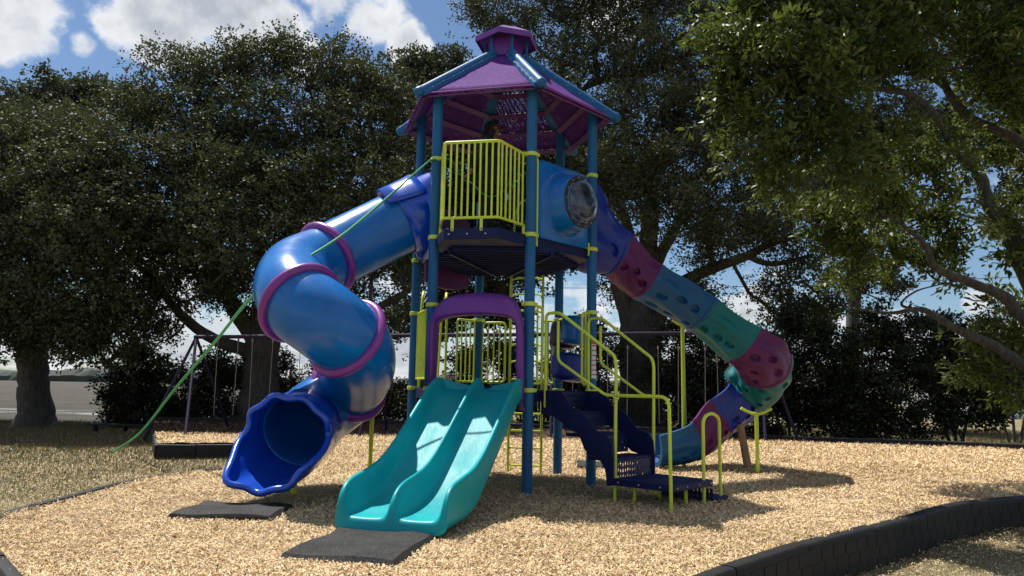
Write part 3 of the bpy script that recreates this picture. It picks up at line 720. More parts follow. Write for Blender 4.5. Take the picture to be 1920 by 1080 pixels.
# handrails
def hrail(l, l_end, ext):
    topz = 2.10
    pts = [sp_(l, .05, 1.0), sp_(l, .05, 2.12), sp_(l, .26, 2.12), sp_(l_end, 1.00, 1.60), sp_(l_end, 1.02, 1.50), sp_(l_end, 1.0, -.15)]
    o = MB().tube(fillet(pts, .07), .019, 12).build('handrail', 'lime', TW, smooth=60)
    low = [sp_(l, .05, 2.0), sp_(l, .22, 2.0), sp_(l, .22, 1.62), sp_(l_end, .97, 1.12)]
    if ext:
        pass
    low = fillet([sp_(l, .24, 2.02), sp_(l, .24, 1.55), sp_(l_end, .88, 1.16), sp_(l_end, 1.0, 1.16)], .07)
    MB().tube(low, .017, 12).build('lower_rail', 'lime', o, smooth=60)
    return o
h1 = hrail(-.36, -.286, True); h2 = hrail(.48, .483, False)
pts = fillet([sp_(-.286, 1.0, 1.16), sp_(-.40, 1.76, 1.16), sp_(-.407, 1.78, -.15)], .12)
MB().tube(pts, .019, 12).build('lower_rail', 'lime', h1, smooth=60)
MB().tube(fillet([sp_(.33, 1.74, -.15), sp_(.33, 1.74, .93), sp_(.53, 1.73, .99), sp_(.74, 1.72, .93), sp_(.74, 1.72, -.15)], .09), .019, 12).build('grab_loop', 'lime', TW, smooth=60)

# ---------------- lower level railings, ladder, barrels
def panel(fcx, u0, u1, z0, z1, nb, round_=.08, w=0., parent=TW):
    loop = fillet([fp(fcx, u0, w, z0), fp(fcx, u1, w, z0), fp(fcx, u1, w, z1), fp(fcx, u0, w, z1), fp(fcx, u0, w, z0+.01)], round_)
    g = MB(); g.tube(loop, .016, 10); o = g.build('railing', 'lime', parent, smooth=60)
    for k in range(nb):
        u = u0 + (u1-u0)*(k+1)/(nb+1); MB().tube([fp(fcx, u, w, z0), fp(fcx, u, w, z1)], .011, 8).build('bar', 'lime', o)
    return o
panel(fbc, -.46, .46, 1.32, 2.20, 11, .05, -.02)
fEC = face('E', 'C'); fFE = face('F', 'E'); fDF = face('D', 'F'); fAD = face('A', 'D')
def near(fcx, n_, dist, w, z):
    """a point on a face at a distance from one of its posts"""
    mid, t_, nn = fcx; s_ = 1 if (hexp(n_)-mid).dot(t_) > 0 else -1
    return s_*(.61-dist)
def npanel(fcx, n_, d_0, d_1, z0, z1, nb, r): return panel(fcx, near(fcx, n_, d_0, 0, 0), near(fcx, n_, d_1, 0, 0), z0, z1, nb, r)
npanel(fEC, 'E', .07, .42, 1.30, 2.2, 3, .04); npanel(fFE, 'E', .07, .42, 1.30, 2.18, 3, .07)
npanel(fFE, 'F', .07, .24, 1.30, 2.2, 1, .05); npanel(fAD, 'A', .06, .24, 1.28, 2.2, 1, .06); npanel(fAD, 'D', .05, .20, 1.28, 2.2, 1, .06)
npanel(fDF, 'D', .07, .20, 1.3, 2.2, 1, .05)
for n_, d_ in (('C', .12), ('C', .44)):
    pass
g = MB(); g.tube(fillet([fp(fEC, .46, .05, 1.2), fp(fEC, .46, .05, 2.2), fp(fEC, .40, .10, 2.52), fp(fEC, .22, .30, 2.60), fp(fEC, .14, .45, 2.3), fp(fEC, .12, .5, 1.2)], .16), .018, 10); g.build('climber_handle', 'lime', TW, smooth=60)
g = MB(); g.tube(fillet([fp(fEC, -.02, .05, 1.2), fp(fEC, -.02, .05, 2.2), fp(fEC, -.06, .12, 2.55), fp(fEC, -.22, .30, 2.62), fp(fEC, -.27, .45, 2.3), fp(fEC, -.27, .5, 1.2)], .16), .018, 10); g.build('climber_handle', 'lime', TW, smooth=60)
# ladder
la, lb = V(-.013, 10.98, 0), V(.459, 10.90, 0)
LAD = empty('x'); bpy.data.objects.remove(LAD)
g = MB()
for p in (la, lb): g.tube([p + V(0, 0, -.1), p + V(0, 0, Z2-.05)], .019, 10)
LO = g.build('ladder', 'lime', TW)
lout = V(.227, .974, 0)
for k in range(12):
    z = .12 + k*.245
    MB().tube(spline([la+V(0, 0, z), la.lerp(lb, .25)+V(0, 0, z+.0)+lout*.05*(k > 5)+V(0, 0, .03*(k > 5)), la.lerp(lb, .75)+V(0, 0, z+.03*(k > 5))+lout*.05*(k > 5), lb+V(0, 0, z)], 4), .013, 8).build('rung', 'lime', LO)
# spinning drums
bm_ = [(near(fDF, 'F', .18, 0, 0), 1.98, 'barrel_purple', .19), (near(fDF, 'F', .62, 0, 0), 2.02, 'tube_blue', .19), (near(fDF, 'F', .42, 0, 0), 1.52, 'chute_navy', .25)]
for u, z, mt, r in bm_:
    h = .19; c = fp(fDF, u, -.02, z)
    MB().lathe(c - V(0, 0, h), (.12, .05, 1), [(r*.7, 0), (r*.93, .02), (r, .06), (r*1.03, h), (r, 2*h-.06), (r*.93, 2*h-.02), (r*.7, 2*h)], 32).build('play_drum', mt, TW, smooth=60)
MB().tube([fp(fDF, near(fDF, 'F', .06, 0, 0), -.02, 2.21), fp(fDF, near(fDF, 'D', .06, 0, 0), -.02, 2.21)], .016, 10).build('drum_rail', 'lime', TW)
# age sticker on the right post
p = hexp('D'); g = MB()
def arcp(a0, a1, z0, z1, r=.0655): return [[V(p.x + r*math.cos(math.radians(a)), p.y + r*math.sin(math.radians(a)), z) for a in np.linspace(a0, a1, 7)] for z in (z0, z1)]
g.loft(arcp(265, 330, 1.36, 1.86), False); stk = g.build('sticker', 'sticker_white', TW, smooth=60)
g = MB(); g.cm = 0
for k in range(7): g.loft(arcp(268, 327, 1.40+k*.062, 1.415+k*.062, .0668), False)
g.loft(arcp(268, 327, 1.80, 1.85, .0668), False)
g.build('sticker_print', 'sticker_red', stk)

# ---------------- climbing chute (open spiral slide with hand pockets outside)
fdf = face('D', 'F'); m_, t, n = fdf
CP = [fp(fdf, 0, .0, 3.24), fp(fdf, .0, .22, 3.16), at(1150, 480, 10.5), at(1206, 526, 10.7), at(1262, 556, 10.9), at(1314, 586, 11.05), at(1380, 640, 11.1), at(1420, 672, 11.3), at(1434, 706, 11.7), at(1402, 744, 12.05), at(1345, 786, 12.05), at(1297, 826, 12.0), at(1225, 836, 11.9)]
CPs = spline(CP, 12)
fr = frames(CPs, up=(0, 0, 1))
names = [(0, 24, 'chute_navy'), (24, 36, 'chute_purple'), (36, 60, 'chute_blue'), (60, 73, 'chute_teal'), (73, 91, 'chute_purple'), (91, 107, 'chute_teal'), (107, 120, 'chute_navy'), (120, 132, 'chute_purple'), (132, 144, 'chute_blue')]
CH = None; rr = random.Random(3)
NJ = 96
def chute_pt(i, j, pockets, i0, i1, inner=0.):
    f_ = i; k = min(int(f_), len(CPs)-2); q = f_-k
    c = CPs[k].lerp(CPs[k+1], q); T_, b, a = [fr[k][z_].lerp(fr[k+1][z_], q).normalized() for z_ in range(3)]
    if f_ < 16: a = V(0, 0, 1).lerp(a, (f_/16)**1.5)
    s = j/NJ; ph = math.pi + math.pi*s      # half circle, bottom at s=.5
    wall = np.interp(f_, [0, 7, 14, 20, 26, 60, 75, 95, 120, 144], [.80, .78, .56, .31, .16, .13, .20, .20, .16, .10])
    if f_ < 10: wall += 0
    R = np.interp(f_, [0, 24, 40, 75, 95, 120], [.42, .36, .34, .37, .40, .37])
    ex = float(np.interp(f_, [85, 104, 130, 144], [0, .16, .16, .02])); L1 = wall+ex; L2 = max(.04, wall-ex*.45); tot = L1 + L2 + math.pi*R; d = s*tot
    if d < L1: x, z = -R, L1-d; nx, nz = -1, 0
    elif d > tot-L2: x, z = R, d-(tot-L2); nx, nz = 1, 0
    else:
        an = math.pi + (d-L1)/R; x, z = R*math.cos(an), R*math.sin(an); nx, nz = math.cos(an), math.sin(an)
    off = -inner
    loc = (f_-i0)/(i1-i0)
    if not inner:
        off += .016*math.sin(s*math.pi*11 + 2.2*math.sin(loc*3+i0)) * math.sin(math.pi*min(1, max(0, loc)))**.4
        if loc < .045 or loc > .955: off += .014
        for (pi, pj, ri, rj, dep) in pockets:
            e = ((loc-pi)/ri)**2 + ((s-pj)/rj)**2
            if e < 1.5: off -= dep*max(0, min(1, (1.2-e)*3.5))
    # rolled top edges
    off += .012*math.sin(f_*.55)*(1 if s < .1 or s > .9 else 0)
    return c + b*(x+nx*off) + a*(z + nz*off + .06)
for (i0, i1, mt) in names:
    pk = []
    nn_ = 9 if i1-i0 > 15 else 6
    for q in range(nn_):
        col_ = q % 3; row = q//3
        pk.append((.22+.28*col_+rr.uniform(-.04, .04), .15+.70*(row+.5)/max(1, nn_//3) + rr.uniform(-.04, .04) + .05*(col_ % 2), rr.uniform(.065, .09), rr.uniform(.026, .038), .075))
    if i0 == 0: pk = [p_ for p_ in pk if p_[0] > .7]
    g = MB(); rows = []
    ni = max(40, (i1-i0)*4)
    for a_ in range(ni+1):
        f_ = i0 + (i1-i0)*a_/ni; f_ = min(f_, len(CPs)-1.001)
        row = [chute_pt(f_, j, pk, i0, i1) for j in range(NJ+1)] + [chute_pt(f_, j, pk, i0, i1, .055) for j in range(NJ, -1, -1)]
        rows.append(row)
    g.loft(rows, True, (True, True))
    if CH is None:
        CH = g.build('climbing_chute', mt, TW, smooth=50)
    else: g.build('chute_section', mt, CH, smooth=50)
p1 = gd(1283, 878); p2 = gd(1421, 891)
for p, tz_, hw in ((p1, at(1280, 606, p1.y).z, .17), (p2, at(1418, 772, p2.y).z, .24)):
    g = MB(); g.tube([p + V(0, 0, -.1), V(p.x, p.y, tz_-.03)], .030, 14)
    g.tube(spline([V(p.x-hw, p.y-.03, tz_+.05), V(p.x-hw*.5, p.y-.03, tz_-.01), V(p.x, p.y, tz_-.03), V(p.x+hw*.5, p.y+.02, tz_-.01), V(p.x+hw, p.y+.03, tz_+.05)], 4), .022, 10)
    g.build('support_pole', 'lime', CH)
p = gd(1230, 872); g = MB(); g.tube([V(p.x, 12.0, -.1), V(p.x, 12.0, .14)], .03, 10); g.build('support_pole', 'lime', CH)
# ------------------------------------------------------------------ ground, chip bed, water, far shore
GZ = -.30
LB = [(-2.62, 4.30), (-2.94, 4.68), (-3.38, 5.18), (-4.12, 6.0), (-4.52, 6.87), (-4.56, 7.87), (-4.60, 9.28), (-4.37, 10.28), (-3.9, 11.1), (-3.75, 12.6), (-4.1, 14.4), (-4.9, 15.7)]
PB = [(-4.9, 15.7), (-6.98, 15.1)]
SB = [(-6.98, 15.1), (-8.25, 17.7), (-9.95, 21.2), (-11.1, 23.6)]
BB = [(-11.1, 23.6), (-7.5, 24.2), (-2, 23.6), (3.5, 22.8), (5.8, 20.8), (7.6, 19.0), (9.4, 18.8), (11.0, 18.3), (13.4, 16.4)]
RB = [(-2.62, 4.30), (-2.0, 3.9), (-1.0, 3.6), (.3, 4.0), (1.47, 5.21), (2.32, 6.11), (3.01, 6.71), (3.94, 7.55), (5.04, 8.50), (6.33, 9.2), (8.4, 9.6), (11.4, 12.2), (13.4, 16.4)]
POLY = np.array(LB[::-1][:-1] + RB[:-1] + BB[::-1][:-1] + SB[::-1])
def inside(x, y, P=POLY):
    r = np.zeros(x.shape, bool); j = len(P)-1
    for i in range(len(P)):
        xi, yi, xj, yj = *P[i], *P[j]
        c = ((yi > y) != (yj > y)) & (x < (xj-xi)*(y-yi)/(yj-yi+1e-12)+xi); r ^= c; j = i
    return r
def vnoise(x, y, s, seed=0):
    r = np.random.default_rng(seed); z = 0
    for k in range(5):
        a = r.uniform(0, 6.28); f = s*(1+.45*k); p = r.uniform(0, 6.28, 2)
        z = z + np.sin((x*math.cos(a)+y*math.sin(a))*f+p[0])*np.cos((-x*math.sin(a)+y*math.cos(a))*f*1.13+p[1])/(1+.35*k)
    return z/3
MOUNDS = [(-2.6, 9.2, .9, .05), (2.7, 7.2, 1.2, .04), (3.6, 11.9, .7, .07), (6.5, 12.5, 1.8, .06), (1.5, 15.8, 2.4, .06), (-2.0, 15.8, 2., .06), (6, 16.5, 2.2, .08), (-1.1, 6.8, .5, -.03), (.1, 7.6, .7, .0)]
def bedz(x, y):
    z = .022*vnoise(x, y, 2.3, 1) + .016*vnoise(x, y, 6.5, 2) + .006*vnoise(x, y, 17, 3) - .0045*np.maximum(0, y-16.5)
    for a, b, r, h in MOUNDS: z = z + h*np.exp(-((x-a)**2+(y-b)**2)/r**2)
    return z
def grid(x0, x1, nx, y0, y1, ny):
    X, Y = np.meshgrid(np.linspace(x0, x1, nx), np.linspace(y0, y1, ny)); i = np.arange((ny-1)*nx).reshape(ny-1, nx)[:, :-1].ravel()
    return X.ravel(), Y.ravel(), np.stack([i, i+1, i+nx+1, i+nx], 1)
def shoreline(x): return 26.5 + np.maximum(0, x+9)*.0 + np.maximum(0, x+4)*5.
X, Y, Fc = grid(-90, 150, 300, -6, 300, 380)
Y = -6 + (Y+6)**1.6/306**.6; X = X
z = GZ + .03*vnoise(X, Y, .7, 5) + .012*vnoise(X, Y, 3., 6)
sh = shoreline(X)
z = z - 1.6*np.clip((Y-sh)/5., 0, 1)**.8 - 3*np.clip((Y-sh-15)/30, 0, 1)
z = np.where(inside(X, Y), GZ-.02, z)
tag(npmesh('ground', np.stack([X, Y, z], 1), Fc, 'ground', smooth=True), kind='structure')
X, Y, Fc = grid(-12, 14, 330, 3.4, 24.6, 330)
ins = inside(X, Y)
keep = ins[Fc].all(1)
z = bedz(X, Y)
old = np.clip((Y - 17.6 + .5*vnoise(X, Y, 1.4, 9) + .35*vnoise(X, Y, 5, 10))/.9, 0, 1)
used = np.unique(Fc[keep]); mp = np.zeros(len(X), int); mp[used] = np.arange(len(used))
tag(npmesh('wood_chip_bed', np.stack([X, Y, z], 1)[used], mp[Fc[keep]], 'chip_bed', attrs={'old': old[used]}, domain='POINT', smooth=True), kind='structure')
m = MB(); m.add([(-2500, 20, -1.25), (2500, 20, -1.25), (2500, 2600, -1.25), (-2500, 2600, -1.25)], [(0, 1, 2, 3)])
tag(m.build('water', 'water'), kind='structure')
# loose chips (three kinds of litter, each one sheet of countless pieces)
def pieces(name, n, sampler, zf, lr, wr, mat, tilt=.35, lift=.016, kind='stuff', seed=1, rb=None, blade=False, label=None):
    r = np.random.default_rng(seed); x, y = sampler(r, n); n = len(x)
    L = r.uniform(*lr, n); Wd = r.uniform(*wr, n); a = r.uniform(0, 2*np.pi, n)
    sc = np.clip(y/9., .8, 2.2); L *= sc; Wd *= sc
    zc = zf(x, y) + r.uniform(.0, lift, n)
    if blade:
        d = np.stack([np.cos(a)*.35, np.sin(a)*.35, np.ones(n)], 1); w = np.stack([-np.sin(a), np.cos(a), 0*a], 1)
        d /= np.linalg.norm(d, axis=1)[:, None]; c = np.stack([x, y, zc-.01], 1)
        v = np.stack([c - w*Wd[:, None]/2, c + w*Wd[:, None]/2, c + d*L[:, None] + w*Wd[:, None]*.1*0], 1)
        return tag(npmesh(name, v.reshape(-1, 3), np.arange(3*n).reshape(n, 3), mat, attrs={'rnd': r.random(n)}), label, kind=kind)
    t = r.normal(0, tilt, n); t2 = r.normal(0, tilt, n)
    d = np.stack([np.cos(a)*np.cos(t), np.sin(a)*np.cos(t), np.sin(t)], 1)
    w = np.stack([-np.sin(a)*np.cos(t2), np.cos(a)*np.cos(t2), np.sin(t2)], 1)
    c = np.stack([x, y, zc + np.abs(np.sin(t))*L*.35 + .002], 1)
    dl, wl = d*(L/2)[:, None], w*(Wd/2)[:, None]
    k = r.uniform(.5, 1., (4, n, 1))
    v = np.stack([c-dl-wl*k[0], c+dl-wl*k[1], c+dl+wl*k[2], c-dl+wl*k[3]], 1)
    rnd = np.clip(r.random(n)*.8 + .2*r.random(n) + .12*vnoise(x, y, 3., 12) + .16*vnoise(x, y, .8, 13) - .03, 0, 1)
    return tag(npmesh(name, v.reshape(-1, 3), np.arange(4*n).reshape(n, 4), mat, attrs={'rnd': rnd}), label, kind=kind)
def frustum(r, n, y0, y1, e, xpad=.6):
    y = y0*(y1/y0)**(r.random(n)**e); x = r.uniform(-1, 1, n)*(y*.72+xpad); return x, y
MATS_PADS = [[(-3.08, 6.93), (-3.06, 7.68), (-2.12, 7.66), (-2.10, 6.86)], [(-1.61, 5.44), (-1.42, 6.40), (-.57, 6.34), (-.756, 5.23)], [(1.05, 11.75), (1.12, 12.7), (1.85, 12.65), (1.75, 11.75)]]
def s_bed(r, n):
    x, y = frustum(r, n, 4.2, 18.2, .95); k = inside(x, y)
    for q in MATS_PADS: k &= ~inside(x, y, np.array(q))
    return x[k], y[k]
pieces('wood_chips', 520000, s_bed, bedz, (.014, .050), (.004, .014), 'chip', .42, .018, seed=3)
def s_old(r, n):
    y = r.uniform(17, 24, n); x = r.uniform(-11, 12, n); k = inside(x, y) & (r.random(n) < np.clip((y-17)/1.6, 0, 1)); return x[k], y[k]
def s_lf(r, n):
    x, y = frustum(r, n, 4.2, 17, .9); k = inside(x, y); return x[k], y[k]
pieces('fallen_leaves', 2600, s_lf, bedz, (.02, .04), (.012, .022), 'mulch_piece', .4, .028, seed=14)
pieces('old_mulch', 60000, s_old, bedz, (.02, .05), (.006, .014), 'mulch_piece', .4, .02, seed=4)
gz = lambda x, y: GZ + .03*vnoise(x, y, .7, 5) + .012*vnoise(x, y, 3., 6)
def s_out(r, n):
    x = np.concatenate([r.uniform(-18, -3, n*3//4), r.uniform(1.4, 9, n//4)]); y = np.concatenate([3.5*(27/3.5)**r.random(n*3//4), r.uniform(3, 10, n//4)])
    k = ~inside(x, y) & (np.abs(x) < y*.74+.6); return x[k], y[k]
pieces('dry_grass', 330000, s_out, gz, (.022, .05), (.004, .009), 'grass_blade', blade=True, seed=5)
def s_out2(r, n):
    x, y = s_out(r, n); k = r.random(len(x)) < np.clip(1.15 - (y-10)/7, .10, 1)*(.6+.4*vnoise(x, y, 1.1, 8)); return x[k], y[k]
pieces('scattered_chips', 230000, s_out2, gz, (.014, .036), (.005, .011), 'chip', .4, .03, seed=6)
def s_gr(r, n):
    x = r.uniform(-20, 22, n); y = r.uniform(18, 34, n); k = ~inside(x, y) & (y < shoreline(x)+1); return x[k], y[k]
pieces('shaded_grass', 120000, s_gr, gz, (.03, .06), (.006, .012), 'grass_blade', blade=True, seed=7)
# far shore: a low wooded ridge across the water
g = MB(); xs = np.linspace(-1500, 1500, 600); rows = []
rg = np.random.default_rng(3); hh = 9 + 2.2*np.sin(xs/90) + 1.6*np.sin(xs/23+1) + rg.random(600)*2.2
for k, (dy, f_) in enumerate(((0, 0), (0, .45), (6, .85), (20, 1.0), (60, .9), (90, 0))):
    rows.append([V(x, 760+dy+20*math.sin(x/200)+rg.random()*4, -1.3+h*f_) for x, h in zip(xs, hh)])
g.loft(rows, False)
paint('far_wood', (.075, .085, .075), .95, .3, .5, bscale=1, spec=.1)
tag(g.build('far_treeline', 'far_wood', smooth=0), kind='stuff')

# ------------------------------------------------------------------ borders, made of plastic timbers
def resample(pts, step):
    pts = [V(a, b, 0) for a, b in pts]; sp = spline(pts, 12); L = [0]
    for a, b in zip(sp, sp[1:]): L.append(L[-1]+(b-a).length)
    n = max(1, round(L[-1]/step)); out = []
    for i in range(n*6+1):
        t = L[-1]*i/(n*6); k = min(int(np.searchsorted(L, t, 'right'))-1, len(sp)-2); q = (t-L[k])/(L[k+1]-L[k]+1e-9); out.append(sp[k].lerp(sp[k+1], min(q, 1)))
    return out, n
def border(pts, zt, zb, label, w=.10, step=1.2, outer=1, blocks=False, panels=False, group='black plastic borders round the chip bed'):
    P, n = resample(pts, step); root = empty('chip_border', (P[0].x, P[0].y, zb)); tag(root, label, 'border', group)
    rg = random.Random(len(P))
    for i in range(n):
        seg = P[i*6:i*6+7]; fr_ = frames(seg); g = MB(); dz = rg.uniform(-.010, .010); tl = rg.uniform(-.006, .006); rows = []
        for k, (p, f_) in enumerate(zip(seg, fr_)):
            t = f_[0]; s = V(-t.y, t.x, 0)
            q = p + t*(.008 if k == 0 else -.008 if k == 6 else 0); a = dz + tl*(k-3)/3
            prof = [(-w/2, zb-zt), (-w/2, -.02), (-w/2+.012, -.004), (-w/2+.03, 0), (w/2-.03, 0), (w/2-.012, -.004), (w/2, -.02), (w/2, zb-zt)]
            rows.append([q + s*x + V(0, 0, zt+z_+a) for x, z_ in prof])
        g.loft(rows)
        for k in range(6):
            p, q = seg[k], seg[k+1]; t = (q-p).normalized(); s = V(-t.y, t.x, 0)*outer; c = (p+q)/2
            if blocks:
                hh_ = (zt-zb-.05)/3.2
                for row in range(3):
                    zz = zt - .055 - hh_*(row+.5)
                    off = (.5 if row % 2 else 0)*.2
                    g.box(c + s*(w/2) + t*(off*.5) + V(0, 0, zz), ((q-p).length-.010+rg.uniform(-.004, .002), .006+rg.uniform(0, .006), hh_-.008), X=t)
            if panels and k in (0, 2, 4):
                g.box(c + s*(w/2) + t*.1 + V(0, 0, (zt+zb)/2+.03), ((q-p).length*1.35, .02, .05), X=t)
                g.box(c + s*(w/2) + t*.1 + V(0, 0, (zt+zb)/2-.07), ((q-p).length*1.35, .02, .05), X=t)
        # overlapping joint knuckle with its stake cap
        j = seg[6]; t = fr_[6][0]
        g.lathe(j - t*.05 + V(0, 0, zt+.000), (0, 0, 1), [(.016, 0), (.016, .004), (.008, .006)], 10)
        g.build('timber', 'border_black', root, bevel=.004)
border(LB, .035, GZ-.05, 'thin black border curving along the left of the tan chips beside dry grass')
border(RB, .055, GZ-.05, 'tall black block-patterned border in the right foreground', blocks=True, w=.13, outer=-1)
border(PB, -.02, GZ-.03, 'short black border with recessed panels left behind the dark blue slide mouth', panels=True, outer=-1, w=.14, step=.85)
border(SB, -.03, GZ-.03, 'low black border running back from the purple swing frame to the tree line')
border(BB, .13, GZ-.03, 'long dark border along the far edge of the chips in front of the bushes', w=.16, step=2.4)
# small stretch of low bench-like border at the left back
g = empty('low_bench', gd(230, 808, GZ)); tag(g, 'low dark plank on short legs in front of the left bush', 'bench')
a, b = gd(165, 812, GZ), gd(330, 816, GZ)
MB().box((a+b)/2 + V(0, 0, .25), ((b-a).length, .25, .05), X=(b-a)).build('plank', 'border_black', g, bevel=.005)
for t in (.08, .42, .92): MB().box(a.lerp(b, t) + V(0, 0, .11), (.06, .2, .24)).build('leg', 'border_black', g)

# rubber mats
def mat_(q, z, label):
    g = MB(); c = sum((V(*p, 0) for p in q), V(0, 0, 0))/4; rows = []
    for k, zz in ((1., -.02), (1.0, .004), (.93, .045), (.5, .052), (.02, .052)):
        ring = []
        for i in range(4):
            a, b = V(*q[i], 0), V(*q[(i+1) % 4], 0)
            for s in range(6):
                p = a.lerp(b, s/6); ring.append(c + (p-c)*k + V(0, 0, z+zz+.012*math.sin(i*2.1+s*.9)*k))
        rows.append(ring)
    g.loft(rows, True, (True, True))
    return tag(g.build('rubber_mat', 'rubber', smooth=35), label, 'mat', 'black rubber mats at the slide exits')
mat_(MATS_PADS[0], .005, 'black rubber mat lying in front of the dark blue tube slide mouth')
mat_(MATS_PADS[1], .004, 'black square rubber mat at the foot of the teal double slide')
mat_(MATS_PADS[2], .0, 'thin black rubber mat on the chips behind the navy steps')

# leaning wooden post below the climbing chute
g = MB(); a = gd(1405, 886, 0) - V(0, 0, .1); b = at(1388, 796, a.y+.1)
g.tube([a, a.lerp(b, .3)+V(.006, 0, 0), a.lerp(b, .7), b], [.062, .06, .058, .055], 16)
tag(g.build('wooden_post', 'wood_post', smooth=40), 'round brown wooden post leaning under the climbing chute', 'post')

# ------------------------------------------------------------------ swing set
tL, tR = at(368, 632, 19.0), at(1424, 624, 19.0)
SW_ = empty('swing_set', (tL.x, 19, GZ+.2)); tag(SW_, 'long purple swing frame with belt swings behind the play tower', 'swing set')
MB().tube([tL - V(.05, 0, 0), tR + V(.05, 0, 0)], .05, 14).build('top_beam', 'swing_purple', SW_)
def leg(a, b): MB().tube([a, b], .036, 12).build('leg', 'swing_purple', SW_)
leg(tL, gd(347, 822, -.05)); leg(tL, V(-8.9, 18.5, -.2)); leg(tL, V(-7.75, 21.0, -.1))
m1, m2 = tL.lerp(tR, .322), tL.lerp(tR, .632)
for mm_ in (m1, m2): leg(mm_, V(mm_.x-.10, 17.6, -.1)); leg(mm_, V(mm_.x+.1, 20.4, -.1))
leg(tR, V(5.95, 17.6, -.1)); leg(tR, V(6.35, 20.6, -.1)); leg(tR, V(7.2, 18.8, -.1))
def swing(xa, xb):
    g = MB(); za = tL.z; sag = .42
    s_ = []
    for k in range(9):
        q = -1 + k/4; s_.append(V((xa+xb)/2 + q*.24, 19.0, .28 + .13*q*q))
    rows = [[p + V(0, w, 0) for p in s_] for w in (-.08, .08)]
    g.loft(rows, False); o = g.build('belt_seat', 'rubber', SW_, solid=.012)
    for x, e in ((xa, s_[0]), (xb, s_[-1])):
        top_ = V(x, 19.0, za-.08); g = MB(); nl = 46
        g.tube([top_, e], .009, 6)
        o2 = g.build('chain', 'chain_steel', o)
        MB().box(V(x, 19, za-.06), (.03, .06, .09)).build('hanger', 'chain_steel', o)
for x0_ in (410, 475, 565, 1010, 1075, 1140, 1235, 1285, 1345):
    a = at(x0_, 640, 19.); swing(a.x-.02, a.x+.5)

# ------------------------------------------------------------------ houses behind, power line
def house(px, Yd, w, d, hw, hr, wall, label, rz=0.):
    c = at(px, 700, Yd); root = empty('house', (c.x, Yd, GZ), rz); tag(root, label, 'house')
    o = V(c.x, Yd, GZ); Rm = Matrix.Rotation(rz, 3, 'Z')
    def L(x, y, z): return o + Rm @ V(x, y, z)
    g = MB(); pr = [(-w/2, 0), (w/2, 0), (w/2, hw), (0, hw+hr), (-w/2, hw)]
    g.loft([[L(x, -d/2, z) for x, z in pr], [L(x, d/2, z) for x, z in pr]]); g.build('wall', wall, root, smooth=0)
    for s in (-1, 1):
        g = MB(); g.loft([[L(s*(w/2+.4), y, hw-.2), L(0, y, hw+hr+.06), L(0, y, hw+hr+.22), L(s*(w/2+.4), y, hw-.04)] for y in (-d/2-.4, d/2+.4)]); g.build('roof', 'shingle', root, smooth=0)
    g = MB()
    for s in (-1, 1): g.loft([[L(s*(w/2+.4), -d/2-y, hw-.34), L(0, -d/2-y, hw+hr-.08), L(0, -d/2-y, hw+hr+.1), L(s*(w/2+.4), -d/2-y, hw-.16)] for y in (.40, .46)])
    g.build('fascia', 'house_white', root, smooth=0)
    for x, y, ww, wh in ((-w*.22, 1.5, 1., 1.3), (w*.22, 1.5, 1., 1.3)):
        fr_ = MB().box(L(x, -d/2-.03, y), (ww+.2, .06, wh+.2), X=Rm @ V(1, 0, 0)).build('window', 'house_white', root)
        MB().box(L(x, -d/2-.07, y), (ww, .03, wh), X=Rm @ V(1, 0, 0)).build('pane', 'window_glass', fr_)
house(842, 84, 6.0, 9, 1.7, 1.2, 'house_wall', 'grey gabled house seen through the arch over the teal slide', .12)
house(1395, 52, 10, 8, 2.9, 2., 'house_white', 'white house glimpsed between bushes behind the climbing chute', -.2)
house(1890, 56, 12, 8, 2.6, 1.8, 'house_white', 'pale house low behind the shrubs at the right edge', .1)
a, b = V(-14, 60, 9.4), V(46, 50, 10.2)
g = MB(); g.tube([a.lerp(b, k/16) - V(0, 0, .9*4*(k/16)*(1-k/16)) for k in range(17)], .025, 6); tag(g.build('power_line', 'cable'), 'thin dark power line crossing the sky behind the oaks', 'cable')
